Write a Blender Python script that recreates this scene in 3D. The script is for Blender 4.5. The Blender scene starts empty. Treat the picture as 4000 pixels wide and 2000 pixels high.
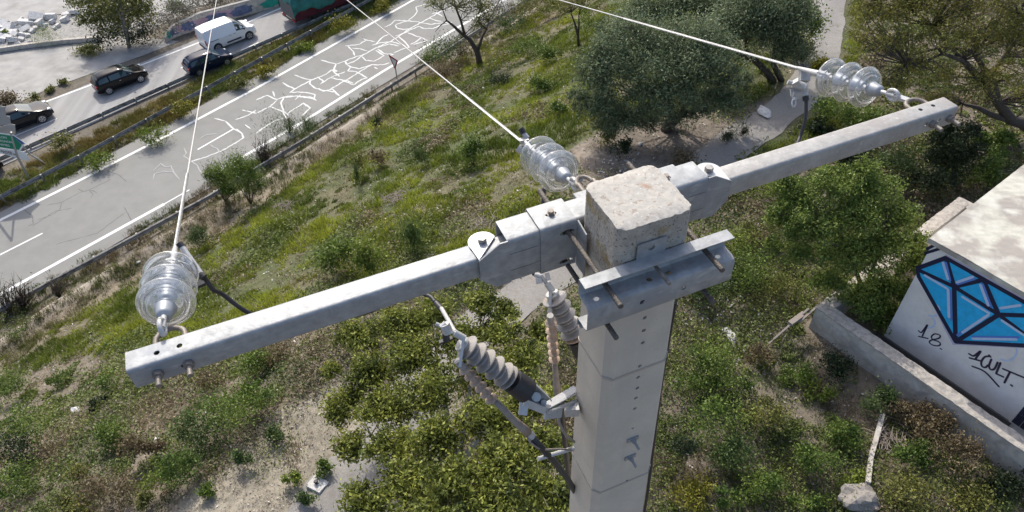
import bpy, bmesh, math, random
import numpy as np
from mathutils import Vector, Matrix
from mathutils.bvhtree import BVHTree
random.seed(7); RNG=np.random.default_rng(7)
scn=bpy.context.scene; C=bpy.data.collections.new("place"); scn.collection.children.link(C)
rad=math.radians
# ---------------------------------------------------------------- camera, sky, sun, exposure
CAMZ=18.0; F=2800.0; D=rad(45); ROLL=rad(3); TH=rad(20.5)
cam=bpy.data.objects.new("camera",bpy.data.cameras.new("camera")); scn.collection.objects.link(cam)
cam.data.sensor_width=36; cam.data.lens=36*F/4000; cam.data.clip_end=1000; cam.data.clip_start=.05
fw=Vector((0,math.cos(D),-math.sin(D))); up0=Vector((0,math.sin(D),math.cos(D))); rt0=Vector((1,0,0))
rt=rt0*math.cos(ROLL)-up0*math.sin(ROLL); up=rt0*math.sin(ROLL)+up0*math.cos(ROLL)
cam.matrix_world=Matrix(((rt.x,up.x,-fw.x,0),(rt.y,up.y,-fw.y,0),(rt.z,up.z,-fw.z,CAMZ),(0,0,0,1)))
scn.camera=cam
SUN_AZ=105; SUN_EL=44
sd=Vector((math.cos(rad(SUN_AZ))*math.cos(rad(SUN_EL)),math.sin(rad(SUN_AZ))*math.cos(rad(SUN_EL)),math.sin(rad(SUN_EL))))
w=bpy.data.worlds.new("World"); scn.world=w; w.use_nodes=True
nt=w.node_tree; sky=nt.nodes.new('ShaderNodeTexSky'); sky.sky_type='NISHITA'; sky.sun_disc=False
sky.sun_elevation=rad(SUN_EL); sky.sun_rotation=rad(90-SUN_AZ); sky.altitude=50; sky.dust_density=3.0; sky.ozone_density=.25; sky.air_density=.8
bg=nt.nodes['Background']; nt.links.new(sky.outputs[0],bg.inputs[0]); bg.inputs[1].default_value=0.15
sl=bpy.data.objects.new("sun",bpy.data.lights.new("sun",'SUN')); scn.collection.objects.link(sl)
sl.data.energy=2.15; sl.data.angle=rad(.53); sl.data.color=(1,.96,.87)
sl.rotation_euler=sd.to_track_quat('Z','Y').to_euler(); sl.location=(0,30,60)
scn.view_settings.view_transform='Standard'; scn.view_settings.look='None'; scn.view_settings.exposure=0.72; scn.view_settings.gamma=1
# ---------------------------------------------------------------- geometry of the place
cr,sr=math.cos(ROLL),math.sin(ROLL); cD,sD=math.cos(D),math.sin(D)
def ray(px,py):
    u=(px-2000)/F; v=(py-1000)/F; u,v=u*cr-v*sr,u*sr+v*cr
    return Vector((u,cD-v*sD,-(sD+v*cD)))
CAM=Vector((0,0,CAMZ))
def W(px,py,z): r=ray(px,py); return CAM+r*((z-CAMZ)/r.z)
def at(px,py,t): return CAM+ray(px,py)*t
ax=Vector((math.cos(TH),math.sin(TH),0)); bx_=Vector((-math.sin(TH),math.cos(TH),0)); ZZ=Vector((0,0,1))
def LB(a,b,z): return ax*a+bx_*b+Vector((0,0,CAMZ+z))
RD=Vector((.66444,.74734,0)); RN=Vector((.74734,-.66444,0))      # road direction, normal towards the pole
def sm(x): x=min(1,max(0,x)); return x*x*(3-2*x)
def hnoise(x,y,n):
    k=sm((n+36.3)/2.5)
    return k*(.16*math.sin(.55*x+.3*y)*math.sin(.41*y-.2*x)+.09*math.sin(1.3*x+2)*math.sin(1.1*y+.6*x)+.04*math.sin(2.9*x+y)*math.sin(3.1*y-.7*x)-.06)
def H(x,y):
    n=x*RN.x+y*RN.y
    z=-10.04+10.04*(.72*min(1,max(0,(n+36.6)/23))+.28*sm((n+36.8)/27))
    if n<-36.4: z=-10.04
    # small crest ledge above the guardrail
    z+= .55*math.exp(-((n+34.0)/.9)**2)
    if n<-57.5: z+=.0
    return z+hnoise(x,y,n)
def gp(px,py):
    r=ray(px,py); t=8.0; lo=t
    while t<200:
        p=CAM+r*t
        if p.z<=H(p.x,p.y): break
        lo=t; t+=.5
    hi=t
    for _ in range(14):
        m=(lo+hi)/2; p=CAM+r*m
        if p.z<=H(p.x,p.y): hi=m
        else: lo=m
    p=CAM+r*hi; p.z=H(p.x,p.y); return p
# ---------------------------------------------------------------- materials
def sock(n,name,v):
    if name in n.inputs: n.inputs[name].default_value=v
def mat(name,col=(.5,.5,.5),rough=.6,metal=0,var=0.0,scale=20,bump=0,bscale=None,col2=None,spec=None,attr=False,trans=0,coat=0,island=0,detail=6,lo=.35,hi=.65,alpha=None):
    m=bpy.data.materials.new(name); m.use_nodes=True; t=m.node_tree; N=t.nodes; L=t.links; b=N['Principled BSDF']
    sock(b,'Base Color',(*col,1)); sock(b,'Roughness',rough); sock(b,'Metallic',metal)
    if spec is not None: sock(b,'Specular IOR Level',spec)
    if coat: sock(b,'Coat Weight',coat)
    tc=N.new('ShaderNodeTexCoord'); out=None
    src=None
    if attr:
        a=N.new('ShaderNodeAttribute'); a.attribute_name='Col'; src=a.outputs['Color']
    if var or col2:
        nz=N.new('ShaderNodeTexNoise'); nz.inputs['Scale'].default_value=scale; nz.inputs['Detail'].default_value=detail; nz.inputs['Roughness'].default_value=.65
        L.new(tc.outputs['Object'],nz.inputs['Vector'])
        mr=N.new('ShaderNodeMapRange'); mr.inputs[1].default_value=lo; mr.inputs[2].default_value=hi; L.new(nz.outputs[0],mr.inputs[0])
        mx=N.new('ShaderNodeMix'); mx.data_type='RGBA'; L.new(mr.outputs[0],mx.inputs[0])
        if src is not None:
            m1=N.new('ShaderNodeMix'); m1.data_type='RGBA'; m1.blend_type='MULTIPLY'; m1.inputs[0].default_value=1; L.new(src,m1.inputs[6]); m1.inputs[7].default_value=(1-var,1-var,1-var,1)
            m2=N.new('ShaderNodeMix'); m2.data_type='RGBA'; m2.blend_type='MULTIPLY'; m2.inputs[0].default_value=1; L.new(src,m2.inputs[6]); m2.inputs[7].default_value=(1+var,1+var,1+var,1)
            L.new(m1.outputs[2],mx.inputs[6]); L.new(m2.outputs[2],mx.inputs[7])
        elif col2: mx.inputs[6].default_value=(*col,1); mx.inputs[7].default_value=(*col2,1)
        else: mx.inputs[6].default_value=(*[c*(1-var) for c in col],1); mx.inputs[7].default_value=(*[min(1,c*(1+var)) for c in col],1)
        src=mx.outputs[2]
    if island:
        g=N.new('ShaderNodeNewGeometry'); hs=N.new('ShaderNodeHueSaturation'); ma=N.new('ShaderNodeMapRange'); ma.inputs[3].default_value=1-island; ma.inputs[4].default_value=1+island
        L.new(g.outputs['Random Per Island'],ma.inputs[0]); L.new(ma.outputs[0],hs.inputs['Value'])
        if src is not None: L.new(src,hs.inputs['Color'])
        else: hs.inputs['Color'].default_value=(*col,1)
        src=hs.outputs[0]
    if src is not None: L.new(src,b.inputs['Base Color'])
    if bump:
        n2=N.new('ShaderNodeTexNoise'); n2.inputs['Scale'].default_value=bscale or scale*3; n2.inputs['Detail'].default_value=8; L.new(tc.outputs['Object'],n2.inputs['Vector'])
        bp=N.new('ShaderNodeBump'); bp.inputs['Strength'].default_value=bump; bp.inputs['Distance'].default_value=.02; L.new(n2.outputs[0],bp.inputs['Height']); L.new(bp.outputs[0],b.inputs['Normal'])
    if trans:
        tl=N.new('ShaderNodeBsdfTranslucent'); ms=N.new('ShaderNodeMixShader'); ms.inputs[0].default_value=trans
        if src is not None: L.new(src,tl.inputs[0])
        else: tl.inputs[0].default_value=(*col,1)
        L.new(b.outputs[0],ms.inputs[1]); L.new(tl.outputs[0],ms.inputs[2]); L.new(ms.outputs[0],N['Material Output'].inputs[0])
    return m
M={}
def layer(m,col,scale,lo,hi,detail=5,vec='Object',rot=None,sc=None):
    """mix another real surface colour (stain, patch) over the base by noise"""
    t=m.node_tree; N=t.nodes; L=t.links; b=N['Principled BSDF']; inp=b.inputs['Base Color']
    tc=N.new('ShaderNodeTexCoord'); nz=N.new('ShaderNodeTexNoise'); nz.inputs['Scale'].default_value=scale; nz.inputs['Detail'].default_value=detail
    v=tc.outputs[vec]
    if sc:
        mp=N.new('ShaderNodeMapping'); mp.inputs['Scale'].default_value=sc
        if rot: mp.inputs['Rotation'].default_value=rot
        L.new(v,mp.inputs[0]); v=mp.outputs[0]
    L.new(v,nz.inputs['Vector'])
    mr=N.new('ShaderNodeMapRange'); mr.inputs[1].default_value=lo; mr.inputs[2].default_value=hi; L.new(nz.outputs[0],mr.inputs[0])
    mx=N.new('ShaderNodeMix'); mx.data_type='RGBA'; L.new(mr.outputs[0],mx.inputs[0])
    if inp.is_linked: L.new(inp.links[0].from_socket,mx.inputs[6])
    else: mx.inputs[6].default_value=inp.default_value
    mx.inputs[7].default_value=(*col,1); L.new(mx.outputs[2],inp); return m
M['galv']=mat('galvanised',(.315,.325,.33),.55,.25,.16,26,.08,60); layer(M['galv'],(.27,.285,.305),4.5,.5,.62); layer(M['galv'],(.40,.41,.41),40,.6,.7,sc=(.3,.3,1))
M['galv_old']=mat('galvanised_aged',(.37,.36,.34),.55,.25,.16,18,.1,50); layer(M['galv_old'],(.33,.31,.285),6,.52,.66); layer(M['galv_old'],(.5,.49,.47),70,.62,.72)
M['plate']=mat('plate',(.50,.51,.51),.5,.25,.08,30)
M['rod']=mat('threaded_steel',(.13,.115,.10),.6,.5,.3,90,.4,200)
M['bolt']=mat('bolt',(.30,.29,.28),.5,.6,.2,60)
M['rust']=mat('rusty',(.23,.205,.18),.6,.4,.25,50)
M['white_metal']=mat('pale_aluminium',(.47,.47,.465),.45,.3,.08,60)
M['cond']=mat('aluminium_strand',(.50,.50,.49),.4,.4,.1,200)
M['black']=mat('black_rubber',(.025,.025,.028),.5,0,.2,50)
M['concrete']=mat('pole_concrete',(.53,.475,.395),.85,0,.07,6,.12,90); layer(M['concrete'],(.475,.42,.35),2.2,.5,.75); layer(M['concrete'],(.20,.18,.15),120,.68,.74)
layer(M['concrete'],(.45,.40,.34),5,.56,.72,6,sc=(1,1,.06)); layer(M['galv'],(.24,.25,.26),3,.62,.72,8,sc=(1,1,.3))
M['topc']=mat('pole_top_concrete',(.43,.405,.36),.9,0,.12,40,.10,120); layer(M['topc'],(.33,.28,.23),60,.58,.66); layer(M['topc'],(.36,.24,.17),9,.66,.72); layer(M['topc'],(.56,.54,.50),90,.60,.70); layer(M['topc'],(.10,.09,.08),75,.70,.73)
M['sidec']=mat('pole_side_weathered',(.37,.335,.285),.9,0,.15,25,.4,80); layer(M['sidec'],(.30,.22,.09),11,.57,.68); layer(M['sidec'],(.12,.11,.10),110,.60,.66)
M['wallc']=mat('old_concrete',(.48,.445,.40),.9,0,.18,4,.4,30); layer(M['wallc'],(.34,.315,.28),3,.5,.66); layer(M['wallc'],(.52,.47,.40),2,.55,.7)
M['coping']=mat('coping',(.42,.38,.33),.9,0,.2,8,.4,30); layer(M['coping'],(.29,.265,.235),7,.5,.68); 
M['render']=mat('render_white',(.78,.74,.70),.85,0,.05,5,.1,60); layer(M['render'],(.68,.64,.60),2.5,.5,.7)
M['roof']=mat('roof_screed',(.50,.485,.41),.85,0,.1,5,.3,30); layer(M['roof'],(.34,.31,.27),.9,.44,.54,9); layer(M['roof'],(.57,.56,.49),2.2,.5,.72,8)
M['blue']=mat('blue_paint',(.02,.44,.80),.6,0,.12,5); M['navy']=mat('navy_paint',(.012,.014,.05),.6); M['wpaint']=mat('pale_blue_paint',(.50,.62,.82),.6,0,.06,20); M['ink']=mat('ink',(.03,.02,.05),.6); M['lilac']=mat('lilac_spray',(.50,.47,.60),.8)
M['midblue']=mat('mid_blue_paint',(.10,.22,.62),.6)
M['dark']=mat('dark_void',(.02,.02,.022),.7)
M['glassblock']=mat('dark_glass_block',(.03,.035,.06),.15)
M['polymer']=mat('grey_silicone',(.30,.285,.27),.5,0,.1,40); layer(M['polymer'],(.36,.29,.22),12,.58,.7)
M['brown']=mat('brown_silicone',(.37,.275,.205),.55,0,.12,40); M['brown2']=mat('taupe_tube',(.26,.225,.195),.55,0,.15,30); layer(M['brown2'],(.28,.21,.17),10,.55,.65)
M['road']=mat('asphalt',(.238,.235,.218),.9,0,.06,1.2,.25,40,detail=10); layer(M['road'],(.264,.26,.242),.35,.45,.7); layer(M['road'],(.17,.168,.165),90,.6,.7)
M['hroad']=mat('highway_asphalt',(.25,.245,.24),.8,0,.05,1.5,.2,40,detail=9); layer(M['hroad'],(.33,.325,.315),1.1,.42,.62,2,rot=(0,0,rad(49)),sc=(1,.02,1))
M['paint']=mat('road_paint',(.72,.72,.70),.7,0,.08,8); layer(M['paint'],(.45,.45,.43),25,.6,.7)
M['crack']=mat('crack_fill_white',(.58,.58,.565),.7,0,.1,6)
M['dcrack']=mat('dark_crack',(.15,.148,.145),.9)
M['yard']=mat('pale_slab',(.34,.33,.31),.9,0,.12,.8,.3,12,detail=10); layer(M['yard'],(.27,.26,.24),.5,.5,.65,8); layer(M['yard'],(.40,.39,.37),.9,.5,.75,10)
M['path']=mat('gravel_path',(.25,.235,.215),.95,0,.15,14,.5,60,detail=10); layer(M['path'],(.33,.31,.29),60,.55,.65); layer(M['path'],(.22,.20,.17),3,.55,.7)
M['rock']=mat('white_rubble',(.60,.59,.57),.9,0,.15,3,.5,10); layer(M['rock'],(.35,.33,.31),6,.55,.65)
M['stone']=mat('grey_stone',(.27,.245,.22),.9,0,.25,6,.6,14); layer(M['stone'],(.18,.17,.15),12,.5,.62)
M['rail']=mat('guardrail_steel',(.30,.30,.29),.6,.4,.15,6); layer(M['rail'],(.14,.13,.12),3,.5,.65)
M['bark']=mat('bark',(.075,.06,.05),.9,0,.3,12,.5,30); M['palebark']=mat('pale_bark',(.28,.25,.21),.9,0,.2,12)
M['leaf']=mat('leaves',rough=.55,attr=True,trans=.3,island=.38,spec=.35)
M['grass']=mat('grass_blades',rough=.6,attr=True,trans=.3,island=.3,spec=.3)
M['stick']=mat('dead_twigs',(.24,.20,.17),.9,island=.3)
M['ground']=mat('soil',rough=.95,attr=True,var=.3,scale=5,bump=.8,bscale=14,detail=12); 
M['litter']=mat('litter_bits',rough=.9,attr=True,island=.3)
M['signw']=mat('sign_white',(.75,.76,.76),.5); M['signg']=mat('sign_green',(.01,.22,.12),.45); M['signb']=mat('sign_blue_edge',(.05,.12,.30),.5); M['signr']=mat('sign_red',(.30,.02,.03),.5); M['signgrey']=mat('sign_back',(.33,.33,.33),.6,.2,.05,10)
M['vblack']=mat('car_black',(.006,.007,.009),.13,0,spec=.3); M['vblue']=mat('car_navy',(.008,.014,.035),.13,0,spec=.3); M['vwhite']=mat('van_white',(.78,.78,.77),.3,coat=.6); M['vgrey']=mat('car_charcoal',(.008,.01,.013),.12,0,spec=.3)
M['cglass']=mat('car_glass',(.02,.045,.05),.06,spec=.8); M['tyre']=mat('tyre',(.02,.02,.02),.8); M['rim']=mat('rim',(.5,.5,.52),.35,.7); M['red']=mat('tail_red',(.45,.01,.01),.3); M['lamp']=mat('headlamp',(.7,.72,.75),.1,.2); M['numplate']=mat('plate_white',(.7,.7,.66),.5); M['plast']=mat('grey_plastic',(.03,.03,.032),.7)
M['tarp']=mat('green_tarpaulin',(.01,.14,.12),.5,0,.4,1.5,.9,2.2); M['trred']=mat('trailer_red',(.09,.012,.02),.7,0,.3,2); M['trgrey']=mat('trailer_grey',(.13,.13,.125),.8,0,.2,3)
M['pink']=mat('pink_spray',(.45,.30,.36),.8,0,.15,2); M['slate']=mat('slate_spray',(.12,.15,.25),.8,0,.3,3); M['teal']=mat('teal_spray',(.02,.30,.22),.8,0,.2,2)
g=bpy.data.materials.new('clear_glass'); g.use_nodes=True; b=g.node_tree.nodes['Principled BSDF']
sock(b,'Base Color',(.97,.98,.98,1)); sock(b,'Roughness',.06); sock(b,'Transmission Weight',.86); sock(b,'IOR',1.5); M['glass']=g
# ---------------------------------------------------------------- mesh helpers
def V3(p): return Vector(p)
class MB:
    def __init__(s): s.v=[]; s.f=[]
    def add(s,vs,fs):
        o=len(s.v); s.v+= [tuple(v) for v in vs]; s.f+= [tuple(i+o for i in f) for f in fs]; return s
    def box(s,c,hx,hy,hz,X=Vector((1,0,0)),Y=Vector((0,1,0)),Z=Vector((0,0,1))):
        c=V3(c); vs=[c+X*(i*hx)+Y*(j*hy)+Z*(k*hz) for i in(-1,1) for j in(-1,1) for k in(-1,1)]
        return s.add(vs,[(0,1,3,2),(4,6,7,5),(0,4,5,1),(2,3,7,6),(0,2,6,4),(1,5,7,3)])
    def bar(s,p,q,w,h,upv=ZZ):
        p=V3(p);q=V3(q);X=(q-p);l=X.length;X=X/l; Y=upv.cross(X); Y=Y.normalized() if Y.length>1e-6 else Vector((1,0,0)); Z=X.cross(Y)
        return s.box((p+q)/2,l/2,w/2,h/2,X,Y,Z)
    def tube(s,pts,r,n=8,caps=True):
        pts=[V3(p) for p in pts]; k=len(pts)
        if not hasattr(r,'__len__'): r=[r]*k
        t=(pts[1]-pts[0]).normalized(); nr=t.orthogonal().normalized(); vs=[];fs=[]
        for i,p in enumerate(pts):
            t2=((pts[min(i+1,k-1)]-pts[max(i-1,0)])).normalized()
            nr=(nr-t2*nr.dot(t2)); nr=nr.normalized() if nr.length>1e-6 else t2.orthogonal().normalized()
            bn=t2.cross(nr)
            for j in range(n):
                a=2*math.pi*j/n; vs.append(p+(nr*math.cos(a)+bn*math.sin(a))*r[i])
        for i in range(k-1):
            for j in range(n): fs.append((i*n+j,i*n+(j+1)%n,(i+1)*n+(j+1)%n,(i+1)*n+j))
        if caps: fs.append(tuple(range(n))[::-1]); fs.append(tuple((k-1)*n+j for j in range(n)))
        return s.add(vs,fs)
    def lathe(s,prof,o,axis,n=32,closed=False):
        o=V3(o); A=V3(axis).normalized(); X=A.orthogonal().normalized(); Y=A.cross(X); k=len(prof); vs=[];fs=[]
        for (x,r) in prof:
            for j in range(n):
                a=2*math.pi*j/n; vs.append(o+A*x+(X*math.cos(a)+Y*math.sin(a))*max(r,1e-4))
        for i in range(k-1 if not closed else k):
            i2=(i+1)%k
            for j in range(n): fs.append((i*n+j,i*n+(j+1)%n,i2*n+(j+1)%n,i2*n+j))
        if not closed: fs.append(tuple(range(n))[::-1]); fs.append(tuple((k-1)*n+j for j in range(n)))
        return s.add(vs,fs)
    def prism(s,poly,d):
        """poly list of 3D points (planar), extruded by vector d"""
        n=len(poly); poly=[V3(p) for p in poly]; d=V3(d)
        return s.add(poly+[p+d for p in poly],[tuple(range(n))[::-1],tuple(range(n,2*n))]+[(i,(i+1)%n,n+(i+1)%n,n+i) for i in range(n)])
    def hollow(s,outer,inner,d):
        n=len(outer); O=[V3(p) for p in outer]; I=[V3(p) for p in inner]; d=V3(d)
        vs=O+I+[p+d for p in O]+[p+d for p in I]; fs=[]
        for i in range(n):
            j=(i+1)%n
            fs+=[(i,j,2*n+j,2*n+i),(n+j,n+i,3*n+i,3*n+j),(j,i,n+i,n+j),(2*n+i,2*n+j,3*n+j,3*n+i)]
        return s.add(vs,fs)
    def strip(s,pts,w,z=None,taper=False):
        """flat ribbon on a horizontal plane"""
        pts=[V3(p) for p in pts]; vs=[];k=len(pts)
        for i,p in enumerate(pts):
            t=(pts[min(i+1,k-1)]-pts[max(i-1,0)]); t.z=0; t=t.normalized(); nn=Vector((-t.y,t.x,0)); ww=w/2*(.35 if taper and i in(0,k-1) else 1)
            if taper: ww*=random.uniform(.7,1.25)
            vs+=[p+nn*ww,p-nn*ww]
        return s.add(vs,[(2*i,2*i+1,2*i+3,2*i+2) for i in range(k-1)])
LOC={}
def wloc(o): return LOC.get(o.name,Vector((0,0,0)))
def fixn(me):
    bm=bmesh.new(); bm.from_mesh(me); bmesh.ops.recalc_face_normals(bm,faces=bm.faces); bm.to_mesh(me); bm.free()
def obj(name,mb,m,parent=None,smooth=False,loc=None,recalc=True,bevel=0):
    me=bpy.data.meshes.new(name)
    if parent is not None: L=wloc(parent)
    elif loc is not None: L=V3(loc)
    else:
        a=np.array(mb.v); L=Vector((a[:,0].mean(),a[:,1].mean(),a[:,2].min()))
    me.from_pydata([(x-L.x,y-L.y,z-L.z) for x,y,z in mb.v],[],mb.f); me.update()
    if recalc: fixn(me)
    o=bpy.data.objects.new(name,me); C.objects.link(o)
    if parent is not None: o.parent=parent
    else: o.location=L
    LOC[o.name]=L
    me.materials.append(M[m] if isinstance(m,str) else m)
    if smooth:
        me.polygons.foreach_set('use_smooth',[True]*len(me.polygons))
        if smooth!='full':
            try: me.set_sharp_from_angle(angle=rad(40))
            except Exception: pass
    if bevel:
        bv=o.modifiers.new('bevel','BEVEL'); bv.width=bevel; bv.segments=2; bv.limit_method='ANGLE'
    return o
def thing(name,loc,label,cat,group=None):
    o=bpy.data.objects.new(name,None); C.objects.link(o); o.location=V3(loc); LOC[o.name]=V3(loc); o.empty_display_size=.1
    return tag(o,label,cat,group)
def tag(o,label=None,cat=None,group=None,kind=None):
    if label: o['label']=label
    if cat: o['category']=cat
    if group: o['group']=group
    if kind: o['kind']=kind
    return o
def npmesh(name,verts,faces_n,nper,m,cols=None,parent=None,loc=None):
    """verts (K,3) numpy; faces: consecutive groups of nper verts"""
    L=wloc(parent) if parent is not None else (V3(loc) if loc is not None else Vector(verts.mean(0)))
    me=bpy.data.meshes.new(name); n=len(verts); nf=n//nper
    me.vertices.add(n); me.vertices.foreach_set('co',(verts-np.array(L)).astype(np.float32).ravel())
    me.loops.add(n); me.loops.foreach_set('vertex_index',np.arange(n,dtype=np.int32))
    me.polygons.add(nf); me.polygons.foreach_set('loop_start',np.arange(0,n,nper,dtype=np.int32))
    try: me.polygons.foreach_set('loop_total',np.full(nf,nper,dtype=np.int32))
    except Exception: pass
    if cols is not None:
        a=me.attributes.new('Col','FLOAT_COLOR','POINT'); a.data.foreach_set('color',np.hstack([cols,np.ones((n,1))]).astype(np.float32).ravel())
    me.update(); me.validate()
    o=bpy.data.objects.new(name,me); C.objects.link(o); me.materials.append(M[m])
    if parent is not None: o.parent=parent
    else: o.location=L
    LOC[o.name]=L
    return o
def leaves(cent,size,cols,asp=.5,updir=.0,jit=.3,flat=0):
    """rhombic leaves at cent (N,3); returns verts (4N,3), cols(4N,3)"""
    N=len(cent); d=RNG.normal(size=(N,3)); d[:,2]=d[:,2]*(1-flat)+updir; d/=np.linalg.norm(d,axis=1)[:,None]
    e=RNG.normal(size=(N,3)); e[:,2]*=(1-flat); e-=d*(e*d).sum(1)[:,None]; e/=np.linalg.norm(e,axis=1)[:,None]
    s=(size*RNG.uniform(1-jit,1+jit,N))[:,None] if np.isscalar(size) else (size*RNG.uniform(1-jit,1+jit,N))[:,None]
    v=np.stack([cent-d*s*.5,cent+e*s*.5*asp,cent+d*s*.5,cent-e*s*.5*asp],1).reshape(-1,3)
    return v,np.repeat(cols,4,0)
def blades(cent,h,wd,cols,lean=.5):
    N=len(cent); a=RNG.uniform(0,2*np.pi,N); l=np.abs(RNG.normal(0,lean,N)); dx=np.stack([np.cos(a)*l,np.sin(a)*l,np.ones(N)],1); dx/=np.linalg.norm(dx,axis=1)[:,None]
    b=RNG.uniform(0,2*np.pi,N); s=np.stack([np.cos(b),np.sin(b),np.zeros(N)],1)*(wd/2)
    hh=(h*RNG.uniform(.5,1.2,N))[:,None]
    v=np.stack([cent-s,cent+s,cent+dx*hh],1).reshape(-1,3)
    return v,np.repeat(cols,3,0)
def Hn(x,y): return np.array([H(a,b) for a,b in zip(x,y)])
def Hv(x,y):
    n=x*RN.x+y*RN.y; s3=lambda q:(lambda c:c*c*(3-2*c))(np.clip(q,0,1))
    z=-10.04+10.04*(.72*np.clip((n+36.6)/23,0,1)+.28*s3((n+36.8)/27)); z=np.where(n<-36.4,-10.04,z)
    z=z+.55*np.exp(-((n+34.0)/.9)**2)
    k=s3((n+36.3)/2.5)
    return z+k*(.16*np.sin(.55*x+.3*y)*np.sin(.41*y-.2*x)+.09*np.sin(1.3*x+2)*np.sin(1.1*y+.6*x)+.04*np.sin(2.9*x+y)*np.sin(3.1*y-.7*x)-.06)
def inpoly(px,py,poly):
    inside=np.zeros(len(px),bool); n=len(poly)
    for i in range(n):
        x1,y1=poly[i]; x2,y2=poly[(i+1)%n]
        c=((y1>py)!=(y2>py)); xx=(x2-x1)*(py-y1)/((y2-y1) if y2!=y1 else 1e-9)+x1
        inside^= c&(px<xx)
    return inside
def project(x,y,z):
    px=x; w=y*cD-(z-CAMZ)*sD; vv=-(y*sD+(z-CAMZ)*cD)/w; uu=px/w
    return 2000+F*(uu*cr+vv*sr),1000+F*(-uu*sr+vv*cr)
# value noise for placement
_g=RNG.random((64,64))
def vn(x,y,s):
    x=x/s+100; y=y/s+100; i=np.floor(x).astype(int); j=np.floor(y).astype(int); fx=x-i; fy=y-j; fx=fx*fx*(3-2*fx); fy=fy*fy*(3-2*fy)
    g=lambda a,b:_g[a%64,b%64]
    return (g(i,j)*(1-fx)+g(i+1,j)*fx)*(1-fy)+(g(i,j+1)*(1-fx)+g(i+1,j+1)*fx)*fy
# ================================================================ SETTING
MEADOW=[(-400,1560),(0,1380),(250,1260),(700,1010),(1000,830),(1500,420),(1640,260),(1900,160),(2150,0),(2600,-200),(3400,-300),(3350,250),(3250,600),(3000,680),(2700,640),(2300,520),(2150,700),(2280,860),(2100,1000),(1800,1060),(1500,1100),(1150,1300),(900,1400),(600,1420),(300,1380),(0,1500),(-400,1700)]
STRAW=[(-500,2400),(300,2300),(700,1960),(900,1800),(1100,1600),(1280,1480),(1900,1560),(1700,1800),(1500,2300)]
BARE=[(2200,600),(2400,480),(2700,430),(3050,380),(3080,470),(2900,560),(2700,700),(2400,900),(2250,850)]
PATHP=[(1180,2150),(1330,1860),(1480,1760),(1560,1650),(1690,1430),(1850,1300),(2010,1180),(2120,1090),(2420,900),(2700,690),(2850,575),(2960,500),(3080,420),(3150,350),(3190,250),(3220,120),(3240,0),(3260,-150)]
def ground():
    xs=np.concatenate([np.linspace(-160,-62,14),np.arange(-60,62,.42),np.linspace(64,160,14)]); ys=np.concatenate([np.linspace(-60,-1,16),np.arange(0,112,.42),np.linspace(114,230,18)])
    X,Y=np.meshgrid(xs,ys); x=X.ravel(); y=Y.ravel(); z=Hv(x,y)
    nn=x*RN.x+y*RN.y; farf=np.clip((-nn-58)/4,0,1)
    px,py=project(x,y,z); px=np.where(y*cD-(z-CAMZ)*sD<1,9999,px)
    c=np.tile(np.array([.165,.14,.105]),(len(x),1))
    n1=vn(x,y,1.7)[:,None]; n2=vn(x+31,y-7,.7)[:,None]; n3=vn(x-9,y+5,5)[:,None]
    brown=np.array([.115,.09,.062]); straw=np.array([.27,.24,.185]); green=np.array([.06,.075,.02]); bare=np.array([.22,.185,.15]); pale=np.array([.36,.32,.27])
    c=c*(.5+.5*n1)+ brown*(.5-.5*n1)
    m=inpoly(px,py,MEADOW)[:,None]; g=np.clip((n1*.7+n2*.6+n3*.5)-.2,0,1); c=np.where(m,green*g+(np.array([.155,.125,.085])*(1-g)),c)
    s=inpoly(px,py,STRAW)[:,None]; c=np.where(s,straw*(.75+.4*n2),c)
    bq=inpoly(px,py,BARE)[:,None]; c=np.where(bq,bare*(.65+.5*n2)*(1-.25*n1),c)
    ledge=np.exp(-((nn+34.2)/.8)**2)[:,None]*(n1>.35); c=c*(1-.7*ledge)+pale*.7*ledge
    dryband=np.exp(-((nn+32.2)/1.2)**2)[:,None]*.6; c=c*(1-dryband)+np.array([.20,.165,.11])*dryband
    toe=((nn<-35.2)&(nn>-60))[:,None]; c=np.where(toe,np.array([.15,.13,.10])*(.7+.5*n2),c)
    far=(nn<-60)[:,None]; c=np.where(far,np.array([.30,.29,.27])*(.85+.25*n1),c)
    # building yard floor and right-hand scrub
    nx,ny=len(xs),len(ys); idx=np.arange(nx*ny).reshape(ny,nx)
    f=np.stack([idx[:-1,:-1],idx[:-1,1:],idx[1:,1:],idx[1:,:-1]],-1).reshape(-1,4)
    me=bpy.data.meshes.new('ground'); me.from_pydata(np.stack([x,y,z],1).tolist(),[],f.tolist()); me.update()
    a=me.attributes.new('Col','FLOAT_COLOR','POINT'); a.data.foreach_set('color',np.hstack([c,np.ones((len(c),1))]).astype(np.float32).ravel())
    me.polygons.foreach_set('use_smooth',[True]*len(me.polygons)); me.materials.append(M['ground'])
    o=bpy.data.objects.new('ground',me); C.objects.link(o); tag(o,kind='structure')
ground()
ZR=-10.0
def P(px,py,dz=0): return W(px,py,ZR+dz)
def ext(pts,n0,n1):
    """extend a world polyline at both ends"""
    a=(pts[0]-pts[1]).normalized(); b=(pts[-1]-pts[-2]).normalized(); return [pts[0]+a*n0]+pts+[pts[-1]+b*n1]
def sheet(name,left,right,m,kind='structure'):
    mb=MB(); vs=[];n=len(left)
    for l,r in zip(left,right): vs+=[l,r]
    mb.add(vs,[(2*i,2*i+1,2*i+3,2*i+2) for i in range(n-1)]); o=obj(name,mb,m,loc=(0,0,0)); 
    return tag(o,kind=kind)
def rs(n,s,dz=0): p=RN*n+RD*s; return Vector((p.x,p.y,ZR+dz))
S=[-45,0,10,20,30,40,60,110]
ramp=sheet('road',[rs(-45.9-.012*max(0,s),s,0) for s in S],[rs(-37.5,s,0) for s in S],'road')
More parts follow.
